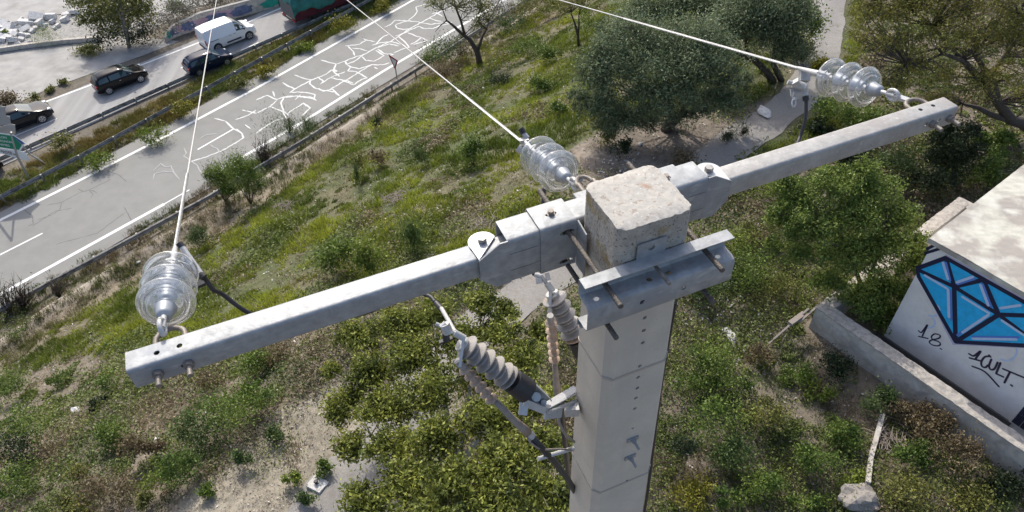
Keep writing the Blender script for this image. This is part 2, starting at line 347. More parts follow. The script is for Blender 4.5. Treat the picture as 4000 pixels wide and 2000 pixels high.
hl=[-58.2,-57.2,-56.4,-55.4,-54.7,-54.2,-53.6,-52.0]; hr=[-51.6,-50.9,-50.6,-50.2,-50.0,-49.9,-49.7,-49.0]
hw=sheet('highway',[rs(a,s,.004) for a,s in zip(hl,S)],[rs(a,s,.004) for a,s in zip(hr,S)],'hroad')
# markings
mb=MB(); mb.strip(ext([P(0,1150,.006),P(320,974,.006),P(641,797,.006)],30,0),.24); mb.strip(ext([P(812,692,.006),P(1179,478,.006),P(1500,276,.006),P(1674,174,.006)],0,30),.24); mb.strip([P(641,797,.006),P(740,741,.006)],.10)
obj('edge_line',mb,'paint',ramp)
mb=MB(); mb.strip(ext([P(0,860,.006),P(320,700,.006),P(660,525,.006),P(1000,345,.006),P(1304,174,.006),P(1614,0,.006)],30,30),.24); obj('edge_line',mb,'paint',ramp)
mb=MB(); mb.strip(ext([P(0,995,.006),P(166,911,.006)],3,0),.13); mb.strip([P(772,584,.006),P(913,503,.006)],.13); mb.strip([P(-1400,1700,.006),P(-700,1360,.006)],.13); obj('lane_dash',mb,'paint',ramp)
mb=MB(); mb.strip(ext([P(179,397,.01),P(370,326,.01),P(554,253,.01),P(777,166,.01),P(1000,73,.01),P(1190,-8,.01)],30,25),.2); obj('edge_line',mb,'paint',hw)
mb=MB(); mb.strip([P(60,530,.01),P(223,463,.01)],.12); mb.strip([P(706,266,.01),P(765,241,.01)],.12); mb.strip([P(940,197,.01),P(1010,166,.01)],.12); mb.strip([P(-1000,950,.01),P(-500,745,.01)],.12); obj('lane_dash',mb,'paint',hw)
def z2(x,y): return (1000+x*.5435,y*.5435)
def z1(x,y): return (x*.5435,y*.5435)
CR=[[(0,958),(60,915),(130,870),(215,845),(190,800),(100,765),(0,815)],[(0,720),(80,685),(150,715),(215,695),(300,690),(400,700),(435,722)],[(190,592),(225,615),(285,640)],[(120,655),(135,695)],[(150,720),(100,765)],
[(240,665),(330,610),(400,575),(500,535),(545,500)],[(240,665),(300,660),(380,668),(425,680),(420,710),(385,705),(290,690),(200,700),(180,740),(200,800),(240,835)],[(280,718),(320,680)],[(230,815),(340,740),(390,775),(330,830)],[(345,740),(360,765)],
[(275,538),(350,565),(395,572),(385,600),(420,630),(480,650),(530,655),(570,660),(600,690)],[(475,660),(530,645),(550,640),(600,690)],[(530,645),(620,590),(660,570),(740,520),(800,480),(830,465),(910,465),(960,450)],[(440,550),(485,585),(460,605),(530,560),(560,545)],
[(465,430),(530,450),(575,460),(560,500),(600,520),(545,500),(600,550)],[(575,460),(640,440),(720,405),(760,400),(850,350),(980,290),(1100,210),(1200,155),(1330,80),(1420,45)],[(640,440),(650,460),(700,445),(760,400)],[(650,460),(680,480),(740,495),(830,465)],
[(680,480),(660,510),(720,515),(800,560),(760,570),(700,610),(620,575),(540,560)],[(640,515),(600,530),(560,545)],[(660,330),(700,370),(710,400)],[(640,330),(740,320),(790,290),(765,270),(800,290),(855,300)],[(690,345),(750,350),(800,365)],
[(760,405),(790,435),(850,440),(920,400),(860,360)],[(855,320),(920,260),(960,245)],[(830,325),(900,305),(980,300),(1050,320),(1080,340)],[(860,345),(960,315),(1030,330)],[(870,350),(920,385),(990,390),(960,400)],[(1020,260),(1070,300),(1100,340),(1060,350),(990,380)],
[(1090,235),(1140,255),(1190,270),(1150,300),(1110,320)],[(1190,270),(1230,290),(1130,320)],[(1000,260),(1060,240),(1120,210),(1170,190),(1210,205),(1270,205),(1330,180),(1400,170)],[(1000,180),(1010,200),(1060,212),(1120,205)],
[(1000,180),(1050,160),(1090,150),(1150,155),(1200,165),(1260,175),(1330,165),(1410,160)],[(1090,150),(1140,110),(1160,80),(1150,50),(1220,30)],[(920,195),(960,180),(1000,145),(1090,150)],[(1200,155),(1250,130),(1300,150),(1340,155)],[(1260,100),(1290,90),(1330,110),(1340,120)],[(850,480),(875,495)],[(620,575),(660,580),(700,600)]]
def wob(pts):
    out=[]
    for a,b in zip(pts[:-1],pts[1:]):
        k=max(2,int(math.hypot(b[0]-a[0],b[1]-a[1])/14))
        for i in range(k): out.append((a[0]+(b[0]-a[0])*i/k+random.uniform(-2.5,2.5)*(i>0),a[1]+(b[1]-a[1])*i/k+random.uniform(-2,2)*(i>0)))
    return out+[pts[-1]]
mb=MB()
for q,c in enumerate(CR): mb.strip([P(*z2(*p),.005+.00008*q) for p in wob(c)],.115,taper=True)
for q,c in enumerate([[(1620,870),(1680,925),(1740,960),(1750,990),(1690,1030),(1600,1080),(1500,1120),(1350,1170)],[(1540,850),(1620,870)],[(1740,960),(1700,925)],[(1760,895),(1800,925)],[(1690,860),(1780,830),(1840,790)],[(1740,790),(1840,815)]]): mb.strip([P(*z1(*p),.009+.0001*q) for p in wob(c)],.11,taper=True)
obj('crack_sealing',mb,'crack',ramp)
mb=MB()
for q,c in enumerate([[(1510,1035),(1530,1055),(1560,1065),(1580,1095)],[(1150,1170),(1190,1200),(1230,1190),(1250,1240),(1290,1288)],[(1320,1060),(1340,1100),(1320,1120),(1420,1190),(1440,1230),(1480,1288)],[(1150,1180),(1100,1230)],[(1100,1288),(1110,1250),(1180,1230),(1250,1235)],[(1430,1000),(1480,970),(1560,960)]]): mb.strip([P(*z1(*p),.0155+.0001*q) for p in wob(c)],.07,taper=True)
obj('faded_sealing',mb,mat('faded_white_fill',(.40,.395,.385),.8),ramp)
mb=MB()
z5=lambda x,y:(x*.5435,650+y*.5435)
for q,c in enumerate([[(750,20),(850,60),(910,110)],[(170,310),(230,350),(240,410),(200,430)],[(330,280),(440,260),(570,190),(640,170),(800,90)],[(560,160),(600,180),(640,170),(670,200),(650,230)],[(440,260),(430,310),(370,350),(270,385)],[(230,430),(400,320),(520,300)],[(890,290),(940,380),(965,410)],[(650,170),(700,190)],[(1180,340),(1120,420),(1000,440)],[(700,-60),(760,20)],[(400,560),(700,480),(900,330)]]): mb.strip([P(*z5(*p),.003+.00005*q) for p in wob(c)],.055,taper=True)
for q,c in enumerate([[(1170,160),(1270,320)]]): pass
obj('dark_crack',mb,'dcrack',ramp)
# pale slab yard beyond the far carriageway, and gravel path
yl=[P(-700,60,-.02),P(0,150,-.02),P(350,130,-.02),P(620,60,-.02),P(1000,-120,-.02)]
mb=MB(); poly=[P(*p,.0) for p in [(-900,880),(0,432),(180,350),(360,285),(560,215),(700,160),(500,140),(350,175),(0,215),(-900,280)]]
mb.add([p+Vector((0,0,-.015)) for p in poly],[tuple(range(len(poly)))]); tag(obj('paved_yard',mb,'yard',loc=(0,0,0)),kind='structure')
mb=MB(); poly=[P(*p,.0) for p in [(-900,130),(0,100),(200,60),(420,30),(640,60),(800,20),(1000,-60),(1400,-300),(300,-800),(-1200,-500)]]
mb.add([p+Vector((0,0,.01)) for p in poly],[tuple(range(len(poly)))]); tag(obj('pale_lot',mb,'yard',loc=(0,0,0)),kind='structure')
def pathsheet():
    c=[gp(*p) for p in PATHP]; pts=[]
    for a,b in zip(c[:-1],c[1:]):
        k=max(1,int((b-a).length/.5))
        for i in range(k): pts.append(a.lerp(b,i/k))
    for _ in range(6): pts=[pts[0]]+[(pts[i-1]+pts[i]*2+pts[i+1])/4 for i in range(1,len(pts)-1)]+[pts[-1]]
    vs=[];fs=[];n=len(pts);Wd=.85;K=8
    for i,p in enumerate(pts):
        t=pts[min(i+1,n-1)]-pts[max(i-1,0)]; t.z=0; t.normalize(); nn=Vector((-t.y,t.x,0)); ww=Wd*(1+.06*math.sin(i*.23)+.04*math.sin(i*.9)+random.uniform(-.05,.05))
        for k in range(K+1):
            q=p+nn*ww*(k/K*2-1); vs.append((q.x,q.y,H(q.x,q.y)+.02+.03*math.sin(math.pi*k/K)))
    for i in range(n-1):
        for k in range(K): fs.append((i*(K+1)+k,i*(K+1)+k+1,(i+1)*(K+1)+k+1,(i+1)*(K+1)+k))
    mb=MB(); mb.add(vs,fs); tag(obj('path',mb,'path',loc=(0,0,0),smooth='full'),kind='structure')
pathsheet()
PATHPTS=None
# ================================================================ POLE
def applybool(o,cutters,m2=None):
    """real drilled holes: subtract closed cutter meshes from o"""
    mb=MB()
    for c in cutters: mb.v_off=len(mb.v); mb.add(c.v,c.f)
    me=bpy.data.meshes.new('cut'); L=wloc(o if o.parent is None else o.parent)
    me.from_pydata([(x-L.x,y-L.y,z-L.z) for x,y,z in mb.v],[],mb.f); me.update(); fixn(me); co=bpy.data.objects.new('cut',me); C.objects.link(co); co.location=L
    md=o.modifiers.new('b','BOOLEAN'); md.operation='DIFFERENCE'; md.object=co; md.solver='EXACT'; md.use_self=False
    bpy.context.view_layer.update(); dg=bpy.context.evaluated_depsgraph_get(); nm=bpy.data.meshes.new_from_object(o.evaluated_get(dg)); o.modifiers.clear(); o.data=nm; bpy.data.objects.remove(co)
PT=-1.43
def pcorner(sa,sb,z):
    d=PT-z; a={-1:.823,1:1.074}[sa]+(sa*.015+.01)*d; b={-1:1.297,1:1.537}[sb]+sb*.005*d; return a,b
def pring(z,ch=.022,rr=0,gro=0):
    out=[]
    for sa,sb in((-1,-1),(1,-1),(1,1),(-1,1)):
        a,b=pcorner(sa,sb,z); a+=sa*gro; b+=sb*gro
        q1=LB(a-sa*ch,b,z); q2=LB(a,b-sb*ch,z); out+= [q2,q1] if sa*sb>0 else [q1,q2]
    return out
pole=thing('concrete_pole',LB(.95,1.417,-18),'tall grey square concrete pole with a weathered flat top, carrying the steel crossarm','pole')
def rings(mb,zs,ch=.022,cap0=True,cap1=True):
    vs=[];n=8
    for z in zs: vs+=pring(z,ch)
    fs=[(i*n+j,i*n+(j+1)%n,(i+1)*n+(j+1)%n,(i+1)*n+j) for i in range(len(zs)-1) for j in range(n)]
    fs.append(tuple(range(n))); fs.append(tuple((len(zs)-1)*n+j for j in range(n))[::-1]); mb.add(vs,fs)
mb=MB(); rings(mb,[-1.66,-4,-8,-18.3],.03); sh=obj('shaft',mb,'concrete',pole)
def onfront(px,py):
    z=-1.5
    best=None
    for k in range(700):
        z=-1.5-k*.005; b=pcorner(-1,-1,z)[1]; r=ray(px,py); t=b/(r.dot(bx_)); q=CAM+r*t
        e=abs(q.z-CAMZ-z)
        if best is None or e<best[0]: best=(e,q,z)
    return best[1]
cut=[]
for (px,py) in [(2519,1241),(2515,1291),(2511,1339),(2499,1430),(2493,1474),(2490,1516),(2484,1555),(2480,1596),(2472,1673),(2449,1877)]:
    p=onfront(px,py); c=MB(); c.tube([p-bx_*.03,p+bx_*.12],.0085 if py<1600 else .006,14); cut.append(c)
applybool(sh,cut)
# head block with weathered sides and a slightly domed, chipped top
def headmesh():
    N=26; vs=[];fs=[]
    ring=pring(PT,.02); 
    # top grid clipped to chamfered square
    a0,b0=pcorner(-1,-1,PT); a1,b1=pcorner(1,1,PT); idx={}
    for i in range(N+1):
        for j in range(N+1):
            u=i/N; v=j/N; a=a0+(a1-a0)*u; b=b0+(b1-b0)*v
            ch=.02; da=min(a-a0,a1-a); db=min(b-b0,b1-b)
            if da+db<ch:
                k=(ch-da-db)/2; a+=k*(1 if u<.5 else -1); b+=k*(1 if v<.5 else -1)
            e=min(da,db); zz=PT+.006*min(1,e/.04)+random.uniform(-.0012,.0012)-(random.uniform(0,.004) if e<.004 and random.random()<.45 else 0)
            a+=random.uniform(-.0012,.0012); b+=random.uniform(-.0012,.0012)
            idx[i,j]=len(vs); vs.append(LB(a,b,zz))
    for i in range(N):
        for j in range(N): fs.append((idx[i,j],idx[i+1,j],idx[i+1,j+1],idx[i,j+1]))
    bd=[(i,0) for i in range(N)]+[(N,j) for j in range(N)]+[(i,N) for i in range(N,0,-1)]+[(0,j) for j in range(N,0,-1)]
    return vs,fs,[vs[idx[k]] for k in bd]
tv,tf,bd=headmesh(); mb=MB(); mb.add(tv,tf); obj('pole_top',mb,'topc',pole,smooth='full')
mb=MB(); vs=[];k=len(bd)
def sink(p,z):
    q=p.copy(); d=PT-z; a=(p-CAM).dot(ax); b=(p-CAM).dot(bx_); ca,cb=.9485,1.417
    a2=ca+(a-ca)*(1+.015*d/.1255)+.01*d; b2=cb+(b-cb)*(1+.005*d/.12); return LB(a2,b2,z)
lv=[bd]+[[sink(p,z) for p in bd] for z in (PT-.03,PT-.1,PT-.17,PT-.232)]
for L_ in lv: vs+=L_
mb.add(vs,[(i*k+j,i*k+(j+1)%k,(i+1)*k+(j+1)%k,(i+1)*k+j) for i in range(4) for j in range(k)]); obj('weathered_head',mb,'sidec',pole,smooth='full')
for z in (-2.165,-3.02,-3.9):
    mb=MB(); o_=pring(z,.028,0,.002); i_=pring(z,.028,0,-.004); mb.hollow(o_,i_,(0,0,-.012)); obj('steel_band',mb,mat('band',(.40,.37,.33),.6,.3),pole)
for (px,py) in [(2470,1713),(2460,1783)]:
    p=onfront(px,py); mb=MB(); mb.box(p-bx_*.004,.026,.003,.012,ax,bx_,ZZ); pl=obj('bolt_plate',mb,'galv',pole); mb=MB(); mb.tube([p-bx_*.004,p-bx_*.055],.006,10); mb.tube([p-bx_*.006,p-bx_*.02],.011,6); obj('bolt',mb,'galv',pl)
mb=MB(); pts=[]
for k in range(60):
    z=-1.9-k*.28; a,b=pcorner(1,-1,z); pts.append(LB(a+.008,b+.035+.01*math.sin(k*.9),z))
tag(obj('downlead_cable',mb.tube(pts,.007,6),'black',None),'thin black cable running straight down the right side of the concrete pole','cable')
# ================================================================ CROSSARM
arm=thing('steel_crossarm',LB(.95,1.585,-1.665),'long galvanised square-tube crossarm bolted behind the pole head','crossarm')
def rrect(b0,b1,z0,z1,r,a,n=4):
    pts=[]
    for cb,cz,s in((b1-r,z1-r,0),(b0+r,z1-r,90),(b0+r,z0+r,180),(b1-r,z0+r,270)):
        for k in range(n+1):
            t=rad(s+90*k/n); pts.append(LB(a,cb+r*math.cos(t),cz+r*math.sin(t)))
    return pts
def tubepart(a0,a1,m):
    mb=MB(); mb.hollow(rrect(1.5465,1.628,-1.705,-1.62,.011,a0),rrect(1.552,1.6225,-1.6995,-1.6255,.007,a0),ax*(a1-a0)); return obj('tube',mb,m,arm,smooth=True)
t1=tubepart(-.601,.62,'galv'); t2=tubepart(1.25,2.458,'galv_old')
def vcut(a,b,z0,z1,r=.0085): c=MB(); c.tube([LB(a,b,z0),LB(a,b,z1)],r,14); return c
def hcut(a,z,b0,b1,r=.0085): c=MB(); c.tube([LB(a,b0,z),LB(a,b1,z)],r,14); return c
def locab(px,py,h): p=W(px,py,CAMZ-h); q=p-CAM; return q.dot(ax),q.dot(bx_)
def locaz(px,py,b): r=ray(px,py); t=b/r.dot(bx_); q=r*t; return q.dot(ax),q.z
c1=[];c2=[]
for (px,py) in [(612,1378),(701,1350)]:
    a,b=locab(px,py,1.62); c1.append(vcut(a,b,-1.76,-1.58))
for (px,py) in [(630,1456),(719,1428)]:
    a,z=locaz(px,py,1.5465); c1.append(hcut(a,z,1.5,1.7))
for (px,py) in [(3596,428),(3645,412)]:
    a,b=locab(px,py,1.62); c2.append(vcut(a,b,-1.76,-1.58))
for (px,py) in [(3618,485),(3669,468)]:
    a,z=locaz(px,py,1.5465); c2.append(hcut(a,z,1.5,1.7))
applybool(t1,c1); applybool(t2,c2)
for o in (t1,t2):
    try: o.data.set_sharp_from_angle(angle=rad(40))
    except Exception: pass
def bracket(sg):
    A=lambda a:.933+sg*(a-.933)     # mirrored about the arm's middle
    m='galv'
    poly=[(.461,-1.613),(.461,-1.70),(.513,-1.756),(.80,-1.756),(.80,-1.566),(.535,-1.566)]; polyb=[(.56,-1.62),(.56,-1.756),(.80,-1.756),(.80,-1.566),(.575,-1.566)]
    mb=MB(); mb.prism([LB(A(a),1.531,z) for a,z in poly if a<.79]and[LB(A(a),1.531,z) for a,z in [(.461,-1.613),(.461,-1.70),(.513,-1.756),(.562,-1.756),(.562,-1.566),(.535,-1.566)]],bx_*.005); obj('cheek_plate',mb,'galv',arm)
    mb=MB(); mb.hollow(rrect(1.531,1.643,-1.756,-1.566,.012,A(.5605)),rrect(1.536,1.638,-1.751,-1.571,.008,A(.5605)),ax*(A(.728)-A(.5605))); br=obj('hinge_bracket',mb,'galv',arm,smooth=True)
    for z in(-1.625,-1.70):
        mb=MB(); mb.prism([LB(A(a),1.5305,zz) for a,zz in[(.565,z-.0006),(.665,z-.0006),(.665,z+.0006),(.565,z+.0006)]],-bx_*.0004); obj('scratch_line',mb,'rod',br)
    # lobed plate + bolt
    ca,cb=(.502,1.612)
    pl=[(A(.463),1.5375)]
    ang=[200-k*12 for k in range(17)] 
    for t in ang: pl.append((A(ca-.047*math.cos(rad(180-t)) if False else ca+.047*math.cos(rad(t))),cb+.047*math.sin(rad(t))))
    
    for dz in (-1.617,-1.714):
        mb=MB(); mb.prism([LB(a,b,dz) for a,b in pl],(0,0,.005)); p=obj('hinge_plate',mb,'plate',arm)
    mb=MB(); mb.tube([LB(A(ca),cb,-1.73),LB(A(ca),cb,-1.596)],.008,12); mb.tube([LB(A(ca),cb,-1.612),LB(A(ca),cb,-1.594)],.0155,6); obj('hinge_bolt',mb,'bolt',arm)
bracket(1); bracket(-1)
# sleeve with slots and an upright flange on each side of the pole
for sg in (1,-1):
    A=lambda a:.95+sg*(a-.95)
    mb=MB(); a0,a1=.672,.80
    mb.hollow(rrect(1.524,1.650,-1.763,-1.558,.013,A(a0)),rrect(1.529,1.645,-1.758,-1.563,.009,A(a0)),ax*(A(a1)-A(a0))); sl_=obj('clamp_sleeve',mb,'galv',arm)
    mb=MB(); mb.prism([LB(A(.801),b,z) for b,z in[(1.524,-1.561),(1.524,-1.762),(1.462,-1.762),(1.462,-1.573)]],ax*(.005*sg)); obj('sleeve_flange',mb,'galv',arm)
    cs=[]
    for z in (-1.600,-1.732):
        c=MB(); c.prism([LB(A(.765)+.026*math.cos(t)*(1 if abs(math.cos(t))>.0 else 1),1.50,z+.0105*math.sin(t)) for t in [i*math.pi/8 for i in range(16)]],bx_*.05); cs.append(c)
    c=MB(); c.prism([LB(A(.735)+.02*math.cos(t),1.585+.009*math.sin(t),-1.60) for t in [i*math.pi/8 for i in range(16)]],(0,0,.06)); cs.append(c)
    try: 
        applybool(sl_,cs); sl_.data.polygons.foreach_set('use_smooth',[True]*len(sl_.data.polygons)); sl_.data.set_sharp_from_angle(angle=rad(30))
    except Exception as e: print('bool',e)
    mb=MB(); mb.tube([LB(A(.735),1.585,-1.565),LB(A(.735),1.585,-1.556)],.014,16); mb.tube([LB(A(.735),1.585,-1.558),LB(A(.735),1.585,-1.543)],.0105,6); obj('sleeve_bolt',mb,'rust',arm)
# U bolts and their nuts at both ends
def ubolt(ac,half,tipz=-1.662,blen=.075):
    pts=[LB(ac-half,1.495,tipz),LB(ac-half,1.64+blen*.35,tipz)]
    for k in range(0,9):
        t=math.pi-k*math.pi/8; pts.append(LB(ac+half*math.cos(t),1.64+blen*.35+half*math.sin(t)*.9,tipz))
    pts+=[LB(ac+half,1.64+blen*.35,tipz),LB(ac+half,1.495,tipz)]
    mb=MB(); mb.tube(pts,.0085,10); u=obj('u_bolt',mb,'rust',arm,smooth=True)
    for s in(-1,1):
        mb=MB(); mb.tube([LB(ac+s*half,1.546,tipz),LB(ac+s*half,1.53,tipz)],.0155,6); obj('nut',mb,'rust',u)
UL=-.487; UR=2.384; UM=.948
ubolt(UL,.043); ubolt(UR,.043)
# back stub of the clamp, and threaded rods right through
mb=MB(); mb.hollow(rrect(1.540,1.642,-1.752,-1.572,.012,.806),rrect(1.545,1.637,-1.747,-1.577,.008,.806),ax*.29); obj('centre_box',mb,'galv',arm,smooth=True)
mb=MB(); mb.prism([LB(.872,b,z) for b,z in[(1.652,-1.607),(1.70,-1.607),(1.70,-1.75),(1.652,-1.75)]],ax*.17); obj('back_saddle',mb,'galv',arm,bevel=.003)
for a in(.771,1.122):
    for z,b0 in((-1.602,1.172),(-1.757,1.178)):
        mb=MB(); n=90; pts=[LB(a,1.76+(b0-1.76)*k/n,z) for k in range(n+1)]; mb.tube(pts,[.0092 if k%2 else .0083 for k in range(n+1)],10); obj('threaded_rod',mb,'rod',arm,smooth='full')
# front clamp beam (hat section)
clamp=thing('clamp_beam',LB(.945,1.25,-1.665),'short folded galvanised channel clamped across the front of the pole head','bracket')
prof=[(1.247,-1.562),(1.290,-1.562),(1.290,-1.618),(1.284,-1.629),(1.272,-1.633),(1.240,-1.633),(1.229,-1.638),(1.225,-1.649),(1.225,-1.724)]
pin=[(1.247,-1.567),(1.285,-1.567),(1.285,-1.616),(1.281,-1.624),(1.271,-1.628),(1.240,-1.628)]
def sheetprof(pr,th,a0,a1,mb):
    n=len(pr); L2=[]
    for i,p in enumerate(pr):
        p0=Vector(pr[max(i-1,0)]);p1=Vector(pr[min(i+1,n-1)]); t=(p1-p0).normalized(); nn=Vector((t.y,-t.x)); L2.append((p[0]+nn.x*th,p[1]+nn.y*th))
    poly=pr+L2[::-1]; k=len(poly); vs=[LB(a0,b,z) for b,z in poly]+[LB(a1,b,z) for b,z in poly]; fs=[]
    for i in range(n-1): fs+=[(i,i+1,k-2-i,k-1-i),(k+i+1,k+i,2*k-1-i,2*k-2-i)]
    for i in range(k): fs.append((i,(i+1)%k,k+(i+1)%k,k+i))
    mb.add(vs,fs)
full=prof+[(1.229,-1.732),(1.240,-1.736),(1.284,-1.736),(1.290,-1.740),(1.290,-1.765),(1.265,-1.765)]
mb=MB(); sheetprof(full,.004,.69,1.208,mb); ch=obj('channel',mb,'galv',clamp,smooth=True)
cs=[]
for (px,py) in [(2535,1094),(2609,1068)]:
    a,b=locab(px,py,1.633); cs.append(vcut(a,min(max(b,1.243),1.27),-1.66,-1.60,.0095))
for (px,py) in [(2507,1177),(2667,1122)]:
    a,z=locaz(px,py,1.225); cs.append(hcut(a,z,1.20,1.26,.0095))
for a in (.735,.82,1.06,1.165):
    c=MB(); c.tube([LB(a,1.27,-1.592),LB(a,1.31,-1.592)],.0095,14); cs.append(c)
applybool(ch,cs)
mb=MB(); mb.prism([LB(a,1.2925,z) for a,z in[(.884,-1.502),(.984,-1.502),(.984,-1.562),(.884,-1.562)]],-bx_*.004); tb=obj('tab_plate',mb,'galv',clamp)
c=MB(); c.tube([LB(.934,1.27,-1.53),LB(.934,1.31,-1.53)],.011,14); applybool(tb,[c])
mb=MB(); mb.tube([LB(.945,1.29,-1.60),LB(.945,1.19,-1.60)],.006,10); obj('stud',mb,'rust',clamp)
# ================================================================ INSULATORS, LINES
cd=Vector((-.3094,.9038,-.2957)).normalized()
shell0=[(-.004,.028),(-.002,.037),(.003,.047),(.008,.058),(.014,.068),(.022,.078),(.031,.0855),(.036,.0875),(.039,.086),(.036,.0815),(.026,.073),(.030,.069),(.028,.066),(.017,.062),(.012,.054),(.024,.050),(.023,.046),(.008,.042),(.004,.033),(.003,.026)]
shell=[(-.004,.028),(-.003,.038),(.001,.048),(.006,.058),(.013,.068),(.021,.0775),(.030,.085),(.035,.0872),(.0385,.0862),(.037,.083),(.029,.0785),(.0205,.071),(.014,.064),(.020,.060),(.0205,.057),(.011,.054),(.006,.046),(.003,.037),(.003,.028)]
def glass_string(name,S,label,cols=3):
    root=thing(name,S,label,'insulator','glass insulator strings on the crossarm')
    mb=MB(); mb.tube([S-cd*.055,S-cd*.02],.010,10); q=S-cd*.06; X=cd.cross(ZZ).normalized(); Y=X.cross(cd)
    pts=[S-cd*.045+ (Y*math.cos(t)*.022-cd*math.sin(t)*.03) for t in [k*math.pi*2/14 for k in range(15)]]
    mb.tube(pts,.0075,8,caps=False); mb.tube([S-cd*.02,S+cd*.04],.009,10); obj('eye_link',mb,'white_metal',root,smooth=True)
    for i in range(3):
        o=S+cd*(.075+.1*i)
        mb=MB(); mb.lathe(shell,o,cd,48,closed=True); obj('glass_disc',mb,'glass',root,smooth='full')
        mb=MB(); mb.lathe([(-.056,.010),(-.054,.018),(-.046,.024),(-.022,.027),(-.013,.031),(-.004,.033),(-.003,.026)],o,cd,24); cp=obj('cap',mb,mat('cap',(.36,.38,.40),.5,.4,.1,60) if i==0 and 'cap' not in bpy.data.materials else bpy.data.materials['cap'],root,smooth=True)
        mb=MB(); mb.tube([o+cd*.004,o+cd*.05],.009,10); obj('pin',mb,'white_metal',root)
    E=S+cd*.345
    mb=MB(); mb.bar(E-cd*.02,E+cd*.045,.028,.03); mb.tube([E+cd*.01-X*.03,E+cd*.01+X*.03],.008,8); mb.lathe([(0,.012),(.02,.016),(.05,.014),(.16,.0085),(.17,.0065)],E+cd*.03,cd,16); obj('dead_end_clamp',mb,'white_metal',root,smooth=True)
    return E+cd*.04
def cpt(a,b,z): return LB(a,b,z)
strings=[('left',cpt(-.488,1.791,-1.647),'glass insulator string of three discs at the near left end of the crossarm'),('mid',at(2191,677,2.80),'glass insulator string of three discs just behind the concrete pole head'),('right',at(3395,345,3.05),'glass insulator string of three discs at the far right end of the crossarm')]
ends=[]
for k,c,l in strings:
    ends.append(glass_string('insulator_string',c-cd*.085,l))
# shackle for the middle string and the longer link of the right one
S2=strings[1][1]-cd*.14; mb=MB(); pts=[LB(UM-.03,1.69,-1.62),LB(UM-.03,1.75,-1.62)]+[LB(UM+.03*math.cos(t),1.75+.045*math.sin(t),-1.63) for t in [math.pi-k*math.pi/8 for k in range(9)]]+[LB(UM+.03,1.75,-1.62),LB(UM+.03,1.69,-1.62)]
u=obj('u_bolt',mb.tube(pts,.008,8),'rust',arm,smooth=True)
mb=MB(); mb.tube([LB(UM,1.79,-1.635),S2,strings[1][1]-cd*.12],.009,8); obj('extension_link',mb,'white_metal',arm,smooth=True)
mb=MB(); mb.bar(LB(UR,1.70,-1.665),strings[2][1]-cd*.13,.028,.012); obj('extension_link',mb,'white_metal',arm)
for k,(E,l) in enumerate(zip(ends,['twisted aluminium overhead line leaving the left glass insulators','twisted aluminium overhead line leaving the middle glass insulators','twisted aluminium overhead line leaving the right glass insulators'])):
    root=thing('overhead_line',E,l,'power line','overhead lines')
    n=420; L=92; pts=[];
    for i in range(n+1):
        s=L*(i/n)**2; pts.append(E+cd*s+ZZ*(.0009*s*(s-2*0)*.0))
    mb=MB(); mb.tube(pts,.0046,7); obj('conductor',mb,'cond',root,smooth='full')
    # twisted strands and the preformed grip near the clamp
    for j in range(6):
        mb=MB(); X=cd.orthogonal().normalized(); Y=cd.cross(X); P2=[]
        Lg=[.95,1.15,1.9][k]
        for i in range(150):
            s=.05+Lg*i/149; t=s*70+j*math.pi/3; P2.append(E+cd*s+(X*math.cos(t)+Y*math.sin(t))*.0052)
        if j==0: big=MB()
        big.tube(P2,.0021,5)
    obj('preformed_grip',big,'cond',root,smooth='full')
# jumper hardware + black tails
def jumper(name,segs,clampsegs,label,extra=None):
    root=thing(name,segs[0],label,'cable','black jumper cables on the crossarm')
    def spl(p):
        p=[V3(x) for x in p]; out=[]
        pp=[p[0]*2-p[1]]+p+[p[-1]*2-p[-2]]
        for i in range(1,len(pp)-2):
            for k in range(10):
                t=k/10; a,b,c,d=pp[i-1],pp[i],pp[i+1],pp[i+2]
                out.append(.5*((2*b)+(c-a)*t+(2*a-5*b+4*c-d)*t*t+(3*b-a-3*c+d)*t**3))
        return out+[p[-1]]
    mb=MB(); mb.tube(spl(segs),.0085,10); obj('cable_sheath',mb,'black',root,smooth='full')
    for p,q,r,m in clampsegs:
        mb=MB(); mb.tube([p,q],r,14); obj('terminal_sleeve',mb,m,root,smooth=True)
    return root
def zt(x,y,t,o=(450,900),s=.5044): return at(o[0]+x*s,o[1]+y*s,t)
T=2.55
j1=jumper('jumper_cable',[zt(672,345,T-.02),zt(705,385,T),zt(760,460,T+.02),at(870,1150,2.62),at(985,1228,2.7),at(1150,1260,2.85),at(1400,1230,2.95),at(1600,1150,3.0),at(1672,1155,2.96),at(1700,1180,2.93)],
 [(zt(495,100,T),zt(520,130,T),.0125,'black'),(zt(510,118,T),zt(665,340,T-.02),.0105,'white_metal'),(zt(655,340,T-.02),zt(690,365,T-.02),.0135,'black'),(at(1703,1183,2.93),at(1724,1206,2.9),.012,'black')],'black jumper cable looping from the left glass insulators beneath the crossarm')
mb=MB(); A_=ends[0]; mb.bar(A_-cd*.05,zt(600,285,T),.02,.03); mb.tube([zt(545,215,T+.02),zt(560,245,T)],.016,12); mb.bar(zt(620,300,T),zt(628,370,T),.012,.02); obj('line_tap',mb,'white_metal',j1,smooth=True)
mb=MB(); mb.bar(zt(615,430,T+.03),zt(700,395,T+.03),.03,.012); obj('tap_block',mb,'black',j1)
def zm(x,y,t): return at(2000+x*.466,500+y*.466,t)
T=3.12
j2=jumper('jumper_cable',[zm(115,80,T),zm(180,200,T+.05),zm(262,420,T+.06),zm(270,520,T+.05),zm(255,660,T+.05),zm(238,790,T+.05),at(2100,1000,3.1),at(2085,1075,3.06)],[(zm(75,5,T),zm(98,48,T),.0135,'black'),(zm(92,38,T),zm(130,85,T),.011,'white_metal')],'black jumper cable dropping from the middle glass insulators behind the sleeve')
